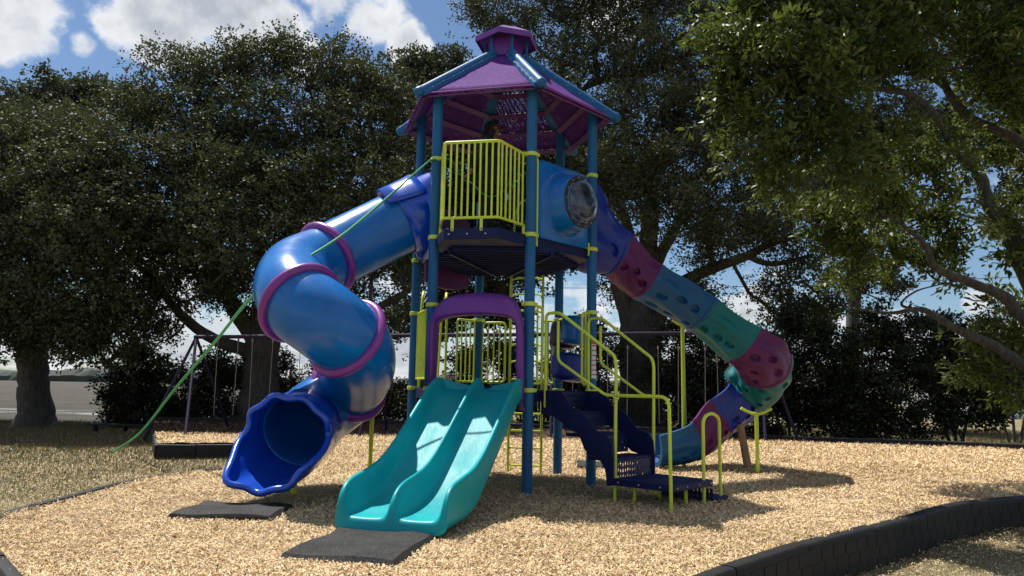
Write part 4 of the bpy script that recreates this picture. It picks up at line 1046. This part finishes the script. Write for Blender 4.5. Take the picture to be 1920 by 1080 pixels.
# ------------------------------------------------------------------ person on the upper deck, rope
def skin(name, joints, bones, mat, parent, root=0, sub=2):
    me = bpy.data.meshes.new(name); me.from_pydata([tuple(j[0]) for j in joints], bones, []); me.materials.append(MATS[mat])
    o = bpy.data.objects.new(name, me); COL.objects.link(o)
    if parent is not None: o.parent = parent; o.matrix_parent_inverse = parent_inv(parent)
    m_ = o.modifiers.new('skin', 'SKIN'); m_.use_smooth_shade = True
    me.skin_vertices.new() if not me.skin_vertices else None
    for i, j in enumerate(joints):
        r_ = j[1]; me.skin_vertices[0].data[i].radius = r_ if isinstance(r_, tuple) else (r_, r_); me.skin_vertices[0].data[i].use_root = (i == root)
    q = o.modifiers.new('sub', 'SUBSURF'); q.levels = sub; q.render_levels = sub
    return o
def person():
    px_, py_ = at(908, 400, 9.75).x, 9.75; z0 = Z2
    o = V(px_, py_, z0)
    root = empty('person', o); tag(root, 'person in dark hooded jacket and sunglasses holding the green rope on the upper deck', 'person')
    def P(x, y, z): return o + V(x, y, z)
    # body: pelvis root; faces +x (right in the picture), leaning a little forward, looking down
    J = [(P(0, 0, .92), (.15, .12)), (P(.01, 0, 1.12), (.13, .11)), (P(.04, 0, 1.34), (.15, .12)), (P(.06, 0, 1.46), (.08, .08)), (P(.09, 0, 1.53), (.052, .052)), (P(.115, 0, 1.60), (.075, .075)), (P(.12, 0, 1.68), (.078, .082)),
         (P(.03, -.19, 1.40), .062), (P(-.06, -.25, 1.16), .046), (P(-.17, -.24, .98), .036), (P(-.21, -.235, .93), .03),
         (P(.03, .19, 1.40), .062), (P(.03, .25, 1.14), .046), (P(.18, .20, 1.00), .036), (P(.24, .17, 1.0), .03),
         (P(-.01, -.10, .84), .09), (P(.02, -.11, .48), .062), (P(-.04, -.12, .09), .042), (P(.02, -.125, .05), .038), (P(.12, -.13, .035), .032),
         (P(-.01, .10, .84), .09), (P(.05, .11, .48), .062), (P(.03, .12, .09), .042), (P(.09, .125, .05), .038), (P(.19, .13, .035), .032)]
    B = [(0, 1), (1, 2), (2, 3), (3, 4), (4, 5), (5, 6), (2, 7), (7, 8), (8, 9), (9, 10), (2, 11), (11, 12), (12, 13), (13, 14), (0, 15), (15, 16), (16, 17), (17, 18), (18, 19), (0, 20), (20, 21), (21, 22), (22, 23), (23, 24)]
    for s, w_ in ((-1, 10), (1, 14)):       # palms, fingers and thumbs, closed round the rope
        wx = J[w_][0]; d = V(-.8, 0, -.5).normalized() if s < 0 else V(.95, -.2, -.1).normalized(); side = V(0, 1, 0); dn = V(0, 0, -1)
        J.append((wx + d*.05, (.036, .018))); B.append((w_, len(J)-1)); pi_ = len(J)-1
        for k, (off, ln) in enumerate(((-.030, .85), (-.010, 1.), (.010, .95), (.030, .75))):
            a = wx + d*.085 + side*off; b = a + (d*.4+dn*.9).normalized()*.035*ln; c = b + (dn*.5-d*.85).normalized()*.028*ln
            J += [(a, .0095), (b, .0088), (c, .008)]; n_ = len(J); B += [(pi_, n_-3), (n_-3, n_-2), (n_-2, n_-1)]
        a = wx + d*.03 - side*.036; b = a + (d*.6+dn*.6-side*.3).normalized()*.034; c = b + (d*.2+dn*.8+side*.5).normalized()*.026
        J += [(a, .011), (b, .010), (c, .009)]; n_ = len(J); B += [(pi_, n_-3), (n_-3, n_-2), (n_-2, n_-1)]
    body = skin('body', J, B, 'skin', root)
    # nose, brow and chin belong to the face side
    g = MB(); hc = P(.125, 0, 1.655)
    g.lathe(hc + V(.075, 0, -.012), (.8, 0, -.5), [(.018, 0), (.014, .015), (.007, .028), (.001, .032)], 10)
    g.build('nose', 'skin', body, smooth=180)
    g = MB(); g.tube(spline([hc + V(.066, -.028, -.055), hc + V(.080, 0, -.053), hc + V(.066, .028, -.055)], 4), .006, 8); g.build('mouth', 'ring_purple' if False else 'skin', body, smooth=180)
    for s in (-1, 1):
        g = MB(); g.lathe(hc + V(.0, s*.078, -.01), (0, s, 0), [(.026, 0), (.03, .006), (.02, .012), (.004, .012)], 12); g.build('ear', 'skin', body, smooth=180)
    g = MB(); g.tube(spline([hc + V(-.01, -.082, .012), hc + V(.06, -.07, .014), hc + V(.088, -.03, .008), hc + V(.090, 0, .012), hc + V(.088, .03, .008), hc + V(.06, .07, .014), hc + V(-.01, .082, .012)], 5), [.005]*11 + [.016]*9 + [.005]*11, 8)
    g.build('sunglasses', 'glasses', root, smooth=180)
    # hood and hair under it
    hood = skin('hood', [(P(-.02, 0, 1.42), .10), (P(.02, 0, 1.52), .098), (P(.07, 0, 1.61), (.105, .10)), (P(.085, 0, 1.685), (.105, .10)), (P(.11, 0, 1.755), (.075, .07)), (P(.17, 0, 1.735), (.05, .03))], [(0, 1), (1, 2), (2, 3), (3, 4), (4, 5)], 'jacket', root)
    g = MB(); rg = random.Random(5)
    for k in range(34):
        a = rg.uniform(-1.9, 1.9); p0 = P(.085 - .085*abs(math.sin(a*.4)), .088*math.sin(a), 1.70 + rg.uniform(-.02, .03))
        g.tube(spline([p0, p0 + V(-.035, .02*math.sin(a), -.05), p0 + V(-.05, .03*math.sin(a), -.14)], 3), .010, 6)
    g.build('hair', 'hair', root, smooth=180)
    jk = skin('jacket', [(P(0, 0, .80), (.27, .26)), (P(0, 0, .95), (.265, .25)), (P(.01, 0, 1.12), (.25, .235)), (P(.035, 0, 1.33), (.25, .23)), (P(.05, 0, 1.44), (.15, .12)),
         (P(.03, -.20, 1.39), .11), (P(-.055, -.26, 1.16), .085), (P(-.155, -.245, .99), .054), (P(.03, .20, 1.39), .11), (P(.03, .26, 1.14), .085), (P(.165, .21, 1.0), .054)],
         [(0, 1), (1, 2), (2, 3), (3, 4), (3, 5), (5, 6), (6, 7), (3, 8), (8, 9), (9, 10)], 'jacket', root, 1)
    tr = skin('trousers', [(P(0, 0, .90), (.155, .13)), (P(-.01, -.105, .80), .108), (P(.02, -.115, .48), .086), (P(-.035, -.12, .12), .072), (P(-.01, .105, .80), .108), (P(.05, .115, .48), .086), (P(.035, .12, .12), .072)], [(0, 1), (1, 2), (2, 3), (0, 4), (4, 5), (5, 6)], 'trousers', root)
    for s, dx in ((-1, 0), (1, .07)):
        skin('shoe', [(P(-.05+dx, s*.125, .05), .05), (P(.05+dx, s*.125, .048), .048), (P(.14+dx, s*.13, .042), (.045, .036))], [(0, 1), (1, 2)], 'dark_metal', root)
    return P
PP = person()
hl, hr_ = PP(-.27, -.235, .87), PP(.33, .15, .97)
rp = [V(-8.35, 16.0, GZ+.01), at(262, 812, 15.0), at(330, 727, 12.2), at(400, 645, 10.2), at(450, 582, 9.0), at(485, 545, 8.2), at(520, 520, 7.95), at(560, 493, 8.08), at(640, 442, 8.50), at(720, 376, 8.92), at(800, 306, 9.05), hexp('B', 1, 4.02)+V(-.03, -.10, 0), at(845, 300, 9.3), hl, PP(-.16, -.32, .80), PP(.05, -.36, .62), PP(.25, -.2, .72), hr_, PP(.40, .1, .80)]
rsp = spline(rp, 8); n_ = len(rsp)
g = MB(); g.tube(rsp, [float(np.interp(k/n_, [0, .12, .38, .6, 1], [.019, .021, .016, .011, .010])) for k in range(n_)], 10)
tag(g.build('green_rope', 'rope_green', smooth=180), 'long green rope running from the upper deck over the tube slide down to the grass', 'rope')

# ------------------------------------------------------------------ trees
def noise3(P, s, seed):
    r = np.random.default_rng(seed); z = np.zeros(len(P))
    for k in range(6):
        d = r.normal(size=3); d /= np.linalg.norm(d); d2 = r.normal(size=3); d2 /= np.linalg.norm(d2)
        z += np.sin(P@d*s*(1+.3*k)+r.uniform(0, 6.28))*np.sin(P@d2*s*(1+.3*k)+r.uniform(0, 6.28))
    return z/2.2
def leaves_mesh(name, tips, dirs, per, L, Wd, spread, mat, parent, seed, droop=.15, fold=False):
    r = np.random.default_rng(seed); n = len(tips)*per
    c = np.repeat(tips, per, 0); dd = np.repeat(dirs, per, 0)
    rad = r.normal(size=(n, 3)); rad /= np.linalg.norm(rad, axis=1)[:, None]
    off = rad*(spread*r.random((n, 1))**.6)*np.array([1, 1, .75])
    a = rad*.8 + dd*.6 + r.normal(size=(n, 3))*.45; a[:, 2] -= droop; a /= np.linalg.norm(a, axis=1)[:, None]
    up = r.normal(size=(n, 3))*.75 + np.array([0, 0, 1.]); w = np.cross(a, up); w /= (np.linalg.norm(w, axis=1)[:, None]+1e-9)
    ll = L*r.uniform(.6, 1.25, (n, 1)); ww = Wd*r.uniform(.7, 1.25, (n, 1)); p = c + off
    nn = np.cross(w, a)
    if fold:
        v = np.stack([p, p + a*ll*.55 + w*ww/2 + nn*ww*.18, p + a*ll - nn*ll*.10, p + a*ll*.55 - w*ww/2 + nn*ww*.18], 1)
    else:
        v = np.stack([p, p + a*ll*.5 + w*ww/2, p + a*ll, p + a*ll*.5 - w*ww/2], 1)
    clump = np.repeat(r.random(len(tips)), per)
    big = .5 + .5*noise3(tips, 1.1 if not fold else 3., seed+9)
    rnd = np.clip(.40*r.random(n) + .30*clump + .50*np.repeat(np.clip(big, 0, 1), per) - .10, 0, 1)
    return npmesh(name, v.reshape(-1, 3), np.arange(4*n).reshape(n, 4), mat, parent, {'rnd': rnd})
DN = (2.9, 2.5)
def plant(kind, base, limbs, clumps, label, cat, group, mat='leaf_oak', dens=10., twigs=5, per=9, L=.10, Wd=.05, spread=.16, cl=.52, thin=.10, seed=1, bark_r=.012, leafname='crown', trunkname='trunk', fold=False, nsc=1.5, maxr=.12, rexp=2.3):
    """limbs: hand-laid polylines [(point, radius), ...]; clumps: [(px, py, Y, r)] or Vectors with r. Twig groups inside the clumps are joined to the nearest wood."""
    if not fold: L, Wd, twigs, thin, cl = L*1.12, Wd*1.42, int(twigs*DN[0]), thin*1.9+.06, cl*.86
    else: twigs = int(twigs*DN[1]); L, Wd = L*1.12, Wd*1.25
    r = np.random.default_rng(seed); root = empty(kind, base); tag(root, label, cat, group)
    nodes = []; par = []; rad0 = []
    if fold: limbs = [[(q[0], q[1]*.62) for q in lb] for lb in limbs]
    for lb in limbs:
        pts = spline([q[0] for q in lb], 6); rr_ = np.interp(np.linspace(0, 1, len(pts)), np.linspace(0, 1, len(lb)), [q[1] for q in lb])
        prev = -1
        if nodes:
            d_ = [(V(*q)-pts[0]).length for q in nodes]; prev = int(np.argmin(d_))
        for p, q in zip(pts, rr_):
            nodes.append(tuple(p)); par.append(prev); rad0.append(q); prev = len(nodes)-1
    C = []; Rc = []
    for c in clumps:
        p = np.array(at(c[0], c[1], c[2])); R = c[3]; sq = c[4] if len(c) > 4 else .8
        n = max(3, int(dens*R**2*2.2)); d = r.normal(size=(n, 3)); d /= np.linalg.norm(d, axis=1)[:, None]
        q = p + d*R*(r.random((n, 1))**.42)*np.array([1, 1, sq]); C.append(q); Rc += [R]*n
    C = np.concatenate(C); k = noise3(C, nsc, seed+5) > -1.3+thin*2.2; C = C[k]; C = C[C[:, 2] > GZ+.15]
    NP = np.array(nodes); b0 = NP[0]; D = np.linalg.norm(C-NP[min(len(NP)-1, 6)], axis=1); C = C[np.argsort(D)]
    allp = np.zeros((len(NP)+3*len(C), 3)); allp[:len(NP)] = NP; cnt = len(NP); cost = np.zeros(len(allp)); hand = cnt
    ends = []; dirs = []
    for c in C:
        dd = np.linalg.norm(allp[:cnt]-c, axis=1) + cost[:cnt]*.22
        dd[:min(6, hand)] += 2
        j = int(np.argmin(dd)); a = allp[j]; seg = c-a; Ls = np.linalg.norm(seg)
        m_ = a + seg*.5 + r.normal(size=3)*Ls*.09 + np.array([0, 0, Ls*.07])
        for q in (a*.5+m_*.5 + r.normal(size=3)*Ls*.04, m_, c):
            allp[cnt] = q; cost[cnt] = cost[j] + np.linalg.norm(q-allp[j]); par.append(j); j = cnt; cnt += 1
        ends.append(c); dirs.append((c-m_)/(np.linalg.norm(c-m_)+1e-6))
    # pipe-model radii
    load = np.zeros(cnt); kids = np.zeros(cnt, int)
    for i in range(hand, cnt):
        if (i-hand) % 3 == 2: load[i] += 1
    for i in range(cnt-1, hand-1, -1):
        load[par[i]] += load[i]
    rad = np.zeros(cnt); rad[:hand] = rad0
    rad[hand:] = np.minimum(maxr, bark_r*np.maximum(load[hand:], 1)**(1/rexp))
    g = MB(); i = 0
    for lb_start in range(0, hand):
        pass
    # trunk and laid limbs, one tube per polyline
    s = 0
    for lb in limbs:
        npts = (len(lb)-1)*6+1; big = rad0[s] > .12
        pts = [V(*nodes[s+k]) + (V(*(r.normal(size=3)*rad0[s+k]*(.035 if big else .08))) if k not in (0,) else V(0, 0, 0)) for k in range(npts)]; rs = [rad0[s+k]*(1+r.normal()*.025) for k in range(npts)]
        g.tube(pts, rs, 16 if big else 10); s += npts
    for a in range(hand, cnt, 3):
        j = par[a]; chain = [allp[j]] + [allp[a+q] for q in range(3)]; rs = [min(rad[a]*1.15, rad[j])] + [rad[a+q] for q in range(3)]
        g.tube([V(*q) for q in chain], rs, 6 if rs[0] > .02 else 4, caps=(False, True))
    g.build(trunkname, 'bark', root, smooth=180)
    ends = np.array(ends); dirs = np.array(dirs)
    tp = np.repeat(ends, twigs, 0) + r.normal(size=(len(ends)*twigs, 3))*cl*np.array([.6, .6, .42]); td = np.repeat(dirs, twigs, 0)
    leaves_mesh(leafname, tp, td, per, L, Wd, spread, mat, root, seed+1, fold=fold)
    return root
def pv(x, y, Y): return at(x, y, Y)
OG = 'large dark oaks behind the playground'
# left oak by the water
b = gd(65, 800, GZ); Y0 = b.y
plant('oak_tree', b, [[(b-V(0, 0, .2), .80), (b+V(0, 0, .35), .56), (pv(63, 730, Y0), .46), (pv(60, 660, Y0), .44), (pv(60, 590, Y0), .42), (pv(75, 500, Y0), .34), (pv(110, 400, Y0), .22)],
      [(pv(60, 600, Y0), .25), (pv(20, 500, Y0-.5), .18), (pv(-40, 400, Y0-1), .10)], [(pv(70, 540, Y0), .2), (pv(150, 470, Y0-1), .14), (pv(210, 380, Y0-2), .08)]],
      [(0, 275, 23, 1.7), (90, 255, 23, 1.5), (165, 275, 22, 1.3), (30, 330, 22, 1.9), (130, 335, 21.5, 1.8), (215, 350, 22, 1.4), (-50, 440, 22, 2.), (60, 440, 21.5, 1.8), (160, 440, 21, 1.7), (235, 440, 22, 1.3), (0, 540, 21.5, 1.6), (95, 560, 21, 1.5), (180, 560, 21.5, 1.4), (20, 620, 22, 1.), (170, 635, 22, 1.1), (230, 600, 22, .9), (-90, 330, 23, 2.0), (-110, 560, 22, 1.8), (70, 330, 25.5, 2), (150, 440, 26, 1.8), (40, 600, 24, 1.1), (120, 615, 22.5, .9)],
      'oak on the left whose thick trunk stands in front of the water', 'tree', OG, dens=11, per=9, seed=21)
plant('oak_tree', gd(0, 770, GZ-.3)+V(-3, 6, 0), [[(V(-22, 31, -1), .5), (V(-21.6, 31, 3), .4), (V(-21, 31, 7), .3), (V(-20, 30.5, 9), .15)]],
      [(20, 205, 31, 1.5), (108, 165, 31, .9), (100, 200, 31, 1.2), (165, 175, 31, .9), (60, 260, 30, 2.0), (190, 190, 31, .8), (-60, 230, 31, 2.), (150, 290, 31, 2), (235, 200, 30, 1.2)],
      'dark oak whose small rounded tops rise against the blue at far left', 'tree', OG, mat='leaf_far', dens=12, per=8, L=.13, Wd=.07, thin=.08, seed=22)
# big oak behind the tube slide
b = gd(483, 796, GZ); Y0 = b.y = 25.5; b = V(at(483, 796, 25.5).x, 25.5, GZ)
plant('oak_tree', b, [[(b-V(0, 0, .2), 1.15), (b+V(0, 0, .35), .75), (pv(487, 720, Y0), .62), (pv(490, 660, Y0), .58), (pv(500, 590, Y0), .55), (pv(525, 500, Y0), .34), (pv(560, 400, Y0), .26), (pv(600, 300, Y0), .16)],
      [(pv(480, 640, Y0), .30), (pv(430, 560, Y0-.5), .26), (pv(395, 470, Y0-.6), .2), (pv(380, 380, Y0-1), .12), (pv(370, 280, Y0-1), .06)],
      [(pv(470, 660, Y0), .24), (pv(400, 635, Y0-1), .19), (pv(340, 590, Y0-1.6), .15), (pv(290, 530, Y0-2), .11), (pv(240, 480, Y0-2.4), .06)],
      [(pv(510, 590, Y0), .26), (pv(575, 560, Y0), .2), (pv(660, 590, Y0-1), .15), (pv(740, 560, Y0-2), .11), (pv(800, 520, Y0-2), .06)],
      [(pv(500, 560, Y0), .26), (pv(480, 440, Y0), .2), (pv(455, 320, Y0), .13), (pv(440, 200, Y0), .06)],
      [(pv(545, 430, Y0), .2), (pv(640, 350, Y0-1), .14), (pv(700, 260, Y0-1), .07)]],
      [(320, 140, 25, 1.3), (345, 110, 25, .8), (400, 150, 25, 1.5), (500, 130, 25, 1.5), (525, 90, 25, .8), (600, 140, 25, 1.5), (680, 160, 25, 1.4), (640, 100, 25, .7), (740, 190, 25, 1.3), (430, 110, 25, .7), (270, 210, 24.5, 1.5), (350, 240, 24, 1.8), (450, 240, 24, 1.8), (550, 240, 24, 1.8), (650, 260, 24, 1.8), (740, 290, 24, 1.6),
       (300, 330, 23, 1.7), (400, 350, 22.5, 1.7), (510, 350, 22.5, 1.7), (610, 360, 22.5, 1.6), (710, 370, 23, 1.6), (240, 400, 23, 1.3), (320, 430, 22, 1.3), (440, 440, 21.5, 1.4), (530, 430, 22, 1.2), (600, 440, 22, 1.2),
       (290, 520, 22.5, 1.), (380, 540, 23, 1.), (240, 570, 23, 1.1), (300, 610, 23, .8), (180, 600, 24, .9), (700, 480, 24, 1.2), (760, 540, 24, 1.), (650, 540, 25, .9), (720, 620, 24, .8), (450, 540, 24, 1.2), (420, 480, 26, 1.6), (560, 330, 27, 2), (420, 330, 27, 2), (340, 450, 27, 1.6), (760, 450, 25, 1.5)],
      'oak with thick trunk and long low limb behind the dark blue slide mouth', 'tree', OG, dens=10.5, per=9, thin=.07, seed=23, maxr=.14)
# tree behind the tower, left of its roof
b = V(at(800, 760, 31).x, 31, GZ)
plant('oak_tree', b, [[(b-V(0, 0, .2), .6), (b+V(0, 0, 2.5), .42), (b+V(.3, 0, 5), .36), (b+V(.2, 0, 8), .25), (b+V(0, 0, 11), .12)]],
      [(760, 150, 31, 1.5), (820, 150, 31, 1.5), (845, 130, 30, .9), (860, 200, 30, 1.6), (780, 260, 30, 2), (880, 300, 29, 2), (960, 300, 29, 2), (800, 380, 29, 2), (900, 400, 29, 2), (1000, 400, 29, 2), (760, 470, 29, 1.6), (860, 500, 29, 1.6), (960, 500, 29.5, 1.4), (1060, 330, 29, 2), (840, 590, 30, 1.2), (950, 600, 30, 1.1), (1030, 500, 30, 1.4), (900, 560, 31, 1.3), (1060, 450, 30, 1.5), (950, 660, 30, 1.), (870, 680, 31, .8), (760, 600, 31, 1.)],
      'farther oak filling the space behind the tower posts', 'tree', OG, mat='leaf_far', dens=12, per=9, L=.13, Wd=.065, thin=.16, seed=24)
# great oak right of the tower
b = V(at(1205, 790, 27).x, 27, GZ); Y0 = 27
plant('oak_tree', b, [[(b-V(0, 0, .2), 1.2), (b+V(0, 0, .4), .86), (pv(1200, 690, Y0), .76), (pv(1200, 620, Y0), .74), (pv(1205, 570, Y0), .6), (pv(1212, 500, Y0), .4), (pv(1220, 400, Y0), .3), (pv(1230, 260, Y0), .18)],
      [(pv(1185, 620, Y0), .34), (pv(1160, 545, Y0-.3), .24), (pv(1140, 480, Y0-.5), .16), (pv(1090, 400, Y0-1), .10)],
      [(pv(1225, 610, Y0), .36), (pv(1262, 545, Y0-.6), .26), (pv(1320, 510, Y0-1.2), .2), (pv(1400, 480, Y0-2), .15), (pv(1450, 455, Y0-2.4), .12), (pv(1540, 430, Y0-3), .06)],
      [(pv(1400, 480, Y0-2), .12), (pv(1450, 495, Y0-2.4), .09), (pv(1520, 480, Y0-3), .06)],
      [(pv(1215, 520, Y0), .26), (pv(1270, 420, Y0-.6), .18), (pv(1330, 300, Y0-1), .1)],
      [(pv(1200, 560, Y0), .3), (pv(1180, 440, Y0), .2), (pv(1130, 280, Y0), .12), (pv(1080, 150, Y0), .06)]],
      [(925, 30, 27, 1.2), (900, 5, 27, .8), (1010, 20, 27, 1.7), (1110, 10, 27, 1.8), (1210, 10, 27, 1.8), (1310, 20, 27, 1.8), (1060, 110, 26, 1.7), (1160, 110, 26, 1.8), (1260, 110, 26, 1.8), (1350, 120, 26, 1.6), (1100, -90, 27, 2.2), (1250, -90, 27, 2.2), (1000, -60, 27, 1.5), (1400, -20, 27, 1.8),
       (1120, 210, 25, 1.7), (1220, 215, 25, 1.8), (1320, 220, 25, 1.7), (1420, 230, 26, 1.6), (1150, 310, 24, 1.6), (1250, 320, 23.5, 1.6), (1350, 330, 24, 1.6), (1440, 330, 24.5, 1.5), (1180, 400, 24, 1.3), (1270, 410, 23, 1.3), (1360, 420, 23.5, 1.3), (1460, 410, 24, 1.3), (1520, 470, 24, 1.2), (1150, 470, 25, .9), (1310, 560, 25.5, .9), (1340, 480, 25, .9), (1160, 540, 28, .9), (1440, 540, 26, .9), (1540, 540, 25, 1.2), (1490, 600, 26, 1.2), (1200, 330, 29, 2.2), (1320, 200, 29, 2.2), (1100, 330, 28, 1.8), (1420, 420, 28, 1.5), (1330, 600, 27, .8)],
      'great oak with a forked trunk behind the steps and climbing chute', 'tree', OG, dens=10, per=9, thin=.14, seed=25, maxr=.14)
b = V(at(1600, 800, 34).x, 34, GZ)
plant('oak_tree', b, [[(b-V(0, 0, .2), .5), (b+V(0, 0, 3), .36), (b+V(.3, 0, 6), .26), (b+V(.3, 0, 9), .12)]],
      [(1520, 60, 34, 2.5), (1650, 60, 34, 2.5), (1790, 80, 34, 2.5), (1900, 100, 34, 2.5), (1560, 220, 33, 2.5), (1700, 240, 33, 2.5), (1840, 260, 33, 2.5), (1540, 360, 33, 2), (1640, 380, 33, 2), (1600, 500, 33, 1.6), (1660, 530, 33, 1.2), (1930, 380, 33, 2.), (1540, 600, 32, 1.4)],
      'farther oak mostly hidden behind the near tree on the right', 'tree', OG, mat='leaf_far', dens=8, per=9, L=.14, Wd=.07, thin=.2, seed=26)
# near tree leaning in from the right
N_ = 10.6
b = V(9.4, 11.2, GZ)
fork = V(8.55, 10.9, 1.5)
plant('near_tree', b, [[(b-V(0, 0, .2), .42), (b+V(0, 0, .3), .32), (b+V(-.25, 0, 1.0), .29), (fork, .27), (pv(1975, 600, N_), .23), (pv(1912, 490, N_), .18), (pv(1893, 420, N_), .16), (pv(1857, 390, N_), .15), (pv(1831, 315, N_), .13), (pv(1764, 230, N_-.3), .10), (pv(1712, 181, N_-.6), .085), (pv(1660, 168, N_-.9), .065), (pv(1590, 165, N_-1.2), .03)],
      [(pv(1985, 640, N_), .20), (pv(1911, 590, N_-.2), .13), (pv(1885, 557, N_-.3), .12), (pv(1818, 529, N_-.4), .10), (pv(1755, 502, N_-.5), .085), (pv(1735, 460, N_-.6), .06), (pv(1690, 420, N_-.8), .04)],
      [(fork, .2), (pv(1965, 715, N_-.2), .15), (pv(1925, 690, N_-.3), .125), (pv(1867, 650, N_-.3), .11), (pv(1800, 620, N_-.3), .09), (pv(1740, 585, N_-.2), .07), (pv(1715, 580, N_-.2), .055), (pv(1667, 587, N_), .035), (pv(1600, 578, N_+.3), .02)],
      [(pv(1720, 582, N_-.2), .035), (pv(1690, 570, N_), .03), (pv(1720, 545, N_+.2), .02), (pv(1780, 530, N_+.3), .01)],
      [(pv(1975, 560, N_), .2), (pv(1990, 380, N_+.2), .15), (pv(1920, 275, N_+.3), .12), (pv(1860, 240, N_+.2), .11), (pv(1816, 218, N_+.1), .10), (pv(1775, 167, N_), .085), (pv(1746, 74, N_), .06), (pv(1720, -20, N_), .04)],
      [(pv(1775, 167, N_), .05), (pv(1730, 142, N_-.4), .042), (pv(1646, 137, N_-.8), .025)]],
      [(1390, 50, 9.2, .55), (1380, 130, 9.0, .45), (1470, 20, 9.2, .7), (1560, 50, 9.4, .7), (1660, 30, 9.6, .7), (1760, 20, 9.8, .7), (1880, 30, 10, .8), (1960, 60, 10, .8), (1420, 110, 8.8, .6), (1500, 110, 8.8, .65), (1590, 110, 9, .6), (1690, 100, 9.4, .6), (1830, 120, 9.8, .6), (1930, 170, 10, .6),
       (1390, 200, 9.2, .5), (1440, 260, 8.9, .55), (1530, 200, 8.8, .6), (1540, 290, 8.9, .55), (1620, 260, 9.4, .5), (1720, 290, 9.8, .55), (1830, 190, 10.4, .6), (1480, 330, 9.2, .4), (1580, 350, 9.6, .5), (1660, 360, 10, .55), (1750, 370, 10.4, .55), (1450, -60, 9.2, .9), (1600, -80, 9.5, 1), (1780, -90, 10, 1), (1950, -80, 10.5, 1.1),
       (1620, 440, 10.6, .5), (1540, 430, 10.6, .45), (1700, 450, 11, .5), (1780, 430, 11, .5), (1930, 340, 11, .6), (1600, 500, 11, .4), (1880, 440, 10.2, .35), (1930, 460, 10.4, .5), (1500, 400, 10.8, .35), (1680, 500, 11.3, .4), (1900, 250, 11.5, .6), (1960, 240, 11, .7), (1870, 560, 11.2, .3), (1770, 500, 11.4, .4),
       (1880, 690, 10.6, .32), (1850, 640, 11, .3), (1920, 640, 10.8, .4), (1910, 730, 10.8, .3), (1830, 700, 11, .25)],
      'large glossy-leaved tree leaning in from the right edge over the chips', 'tree', None, mat='leaf_near', dens=15, twigs=5, per=10, L=.11, Wd=.036, spread=.09, cl=.22, thin=.10, seed=27, bark_r=.005, fold=True, nsc=2.6, maxr=.05)
# shrubs and thicket under the oaks
BG = 'dark shrubs under the trees'
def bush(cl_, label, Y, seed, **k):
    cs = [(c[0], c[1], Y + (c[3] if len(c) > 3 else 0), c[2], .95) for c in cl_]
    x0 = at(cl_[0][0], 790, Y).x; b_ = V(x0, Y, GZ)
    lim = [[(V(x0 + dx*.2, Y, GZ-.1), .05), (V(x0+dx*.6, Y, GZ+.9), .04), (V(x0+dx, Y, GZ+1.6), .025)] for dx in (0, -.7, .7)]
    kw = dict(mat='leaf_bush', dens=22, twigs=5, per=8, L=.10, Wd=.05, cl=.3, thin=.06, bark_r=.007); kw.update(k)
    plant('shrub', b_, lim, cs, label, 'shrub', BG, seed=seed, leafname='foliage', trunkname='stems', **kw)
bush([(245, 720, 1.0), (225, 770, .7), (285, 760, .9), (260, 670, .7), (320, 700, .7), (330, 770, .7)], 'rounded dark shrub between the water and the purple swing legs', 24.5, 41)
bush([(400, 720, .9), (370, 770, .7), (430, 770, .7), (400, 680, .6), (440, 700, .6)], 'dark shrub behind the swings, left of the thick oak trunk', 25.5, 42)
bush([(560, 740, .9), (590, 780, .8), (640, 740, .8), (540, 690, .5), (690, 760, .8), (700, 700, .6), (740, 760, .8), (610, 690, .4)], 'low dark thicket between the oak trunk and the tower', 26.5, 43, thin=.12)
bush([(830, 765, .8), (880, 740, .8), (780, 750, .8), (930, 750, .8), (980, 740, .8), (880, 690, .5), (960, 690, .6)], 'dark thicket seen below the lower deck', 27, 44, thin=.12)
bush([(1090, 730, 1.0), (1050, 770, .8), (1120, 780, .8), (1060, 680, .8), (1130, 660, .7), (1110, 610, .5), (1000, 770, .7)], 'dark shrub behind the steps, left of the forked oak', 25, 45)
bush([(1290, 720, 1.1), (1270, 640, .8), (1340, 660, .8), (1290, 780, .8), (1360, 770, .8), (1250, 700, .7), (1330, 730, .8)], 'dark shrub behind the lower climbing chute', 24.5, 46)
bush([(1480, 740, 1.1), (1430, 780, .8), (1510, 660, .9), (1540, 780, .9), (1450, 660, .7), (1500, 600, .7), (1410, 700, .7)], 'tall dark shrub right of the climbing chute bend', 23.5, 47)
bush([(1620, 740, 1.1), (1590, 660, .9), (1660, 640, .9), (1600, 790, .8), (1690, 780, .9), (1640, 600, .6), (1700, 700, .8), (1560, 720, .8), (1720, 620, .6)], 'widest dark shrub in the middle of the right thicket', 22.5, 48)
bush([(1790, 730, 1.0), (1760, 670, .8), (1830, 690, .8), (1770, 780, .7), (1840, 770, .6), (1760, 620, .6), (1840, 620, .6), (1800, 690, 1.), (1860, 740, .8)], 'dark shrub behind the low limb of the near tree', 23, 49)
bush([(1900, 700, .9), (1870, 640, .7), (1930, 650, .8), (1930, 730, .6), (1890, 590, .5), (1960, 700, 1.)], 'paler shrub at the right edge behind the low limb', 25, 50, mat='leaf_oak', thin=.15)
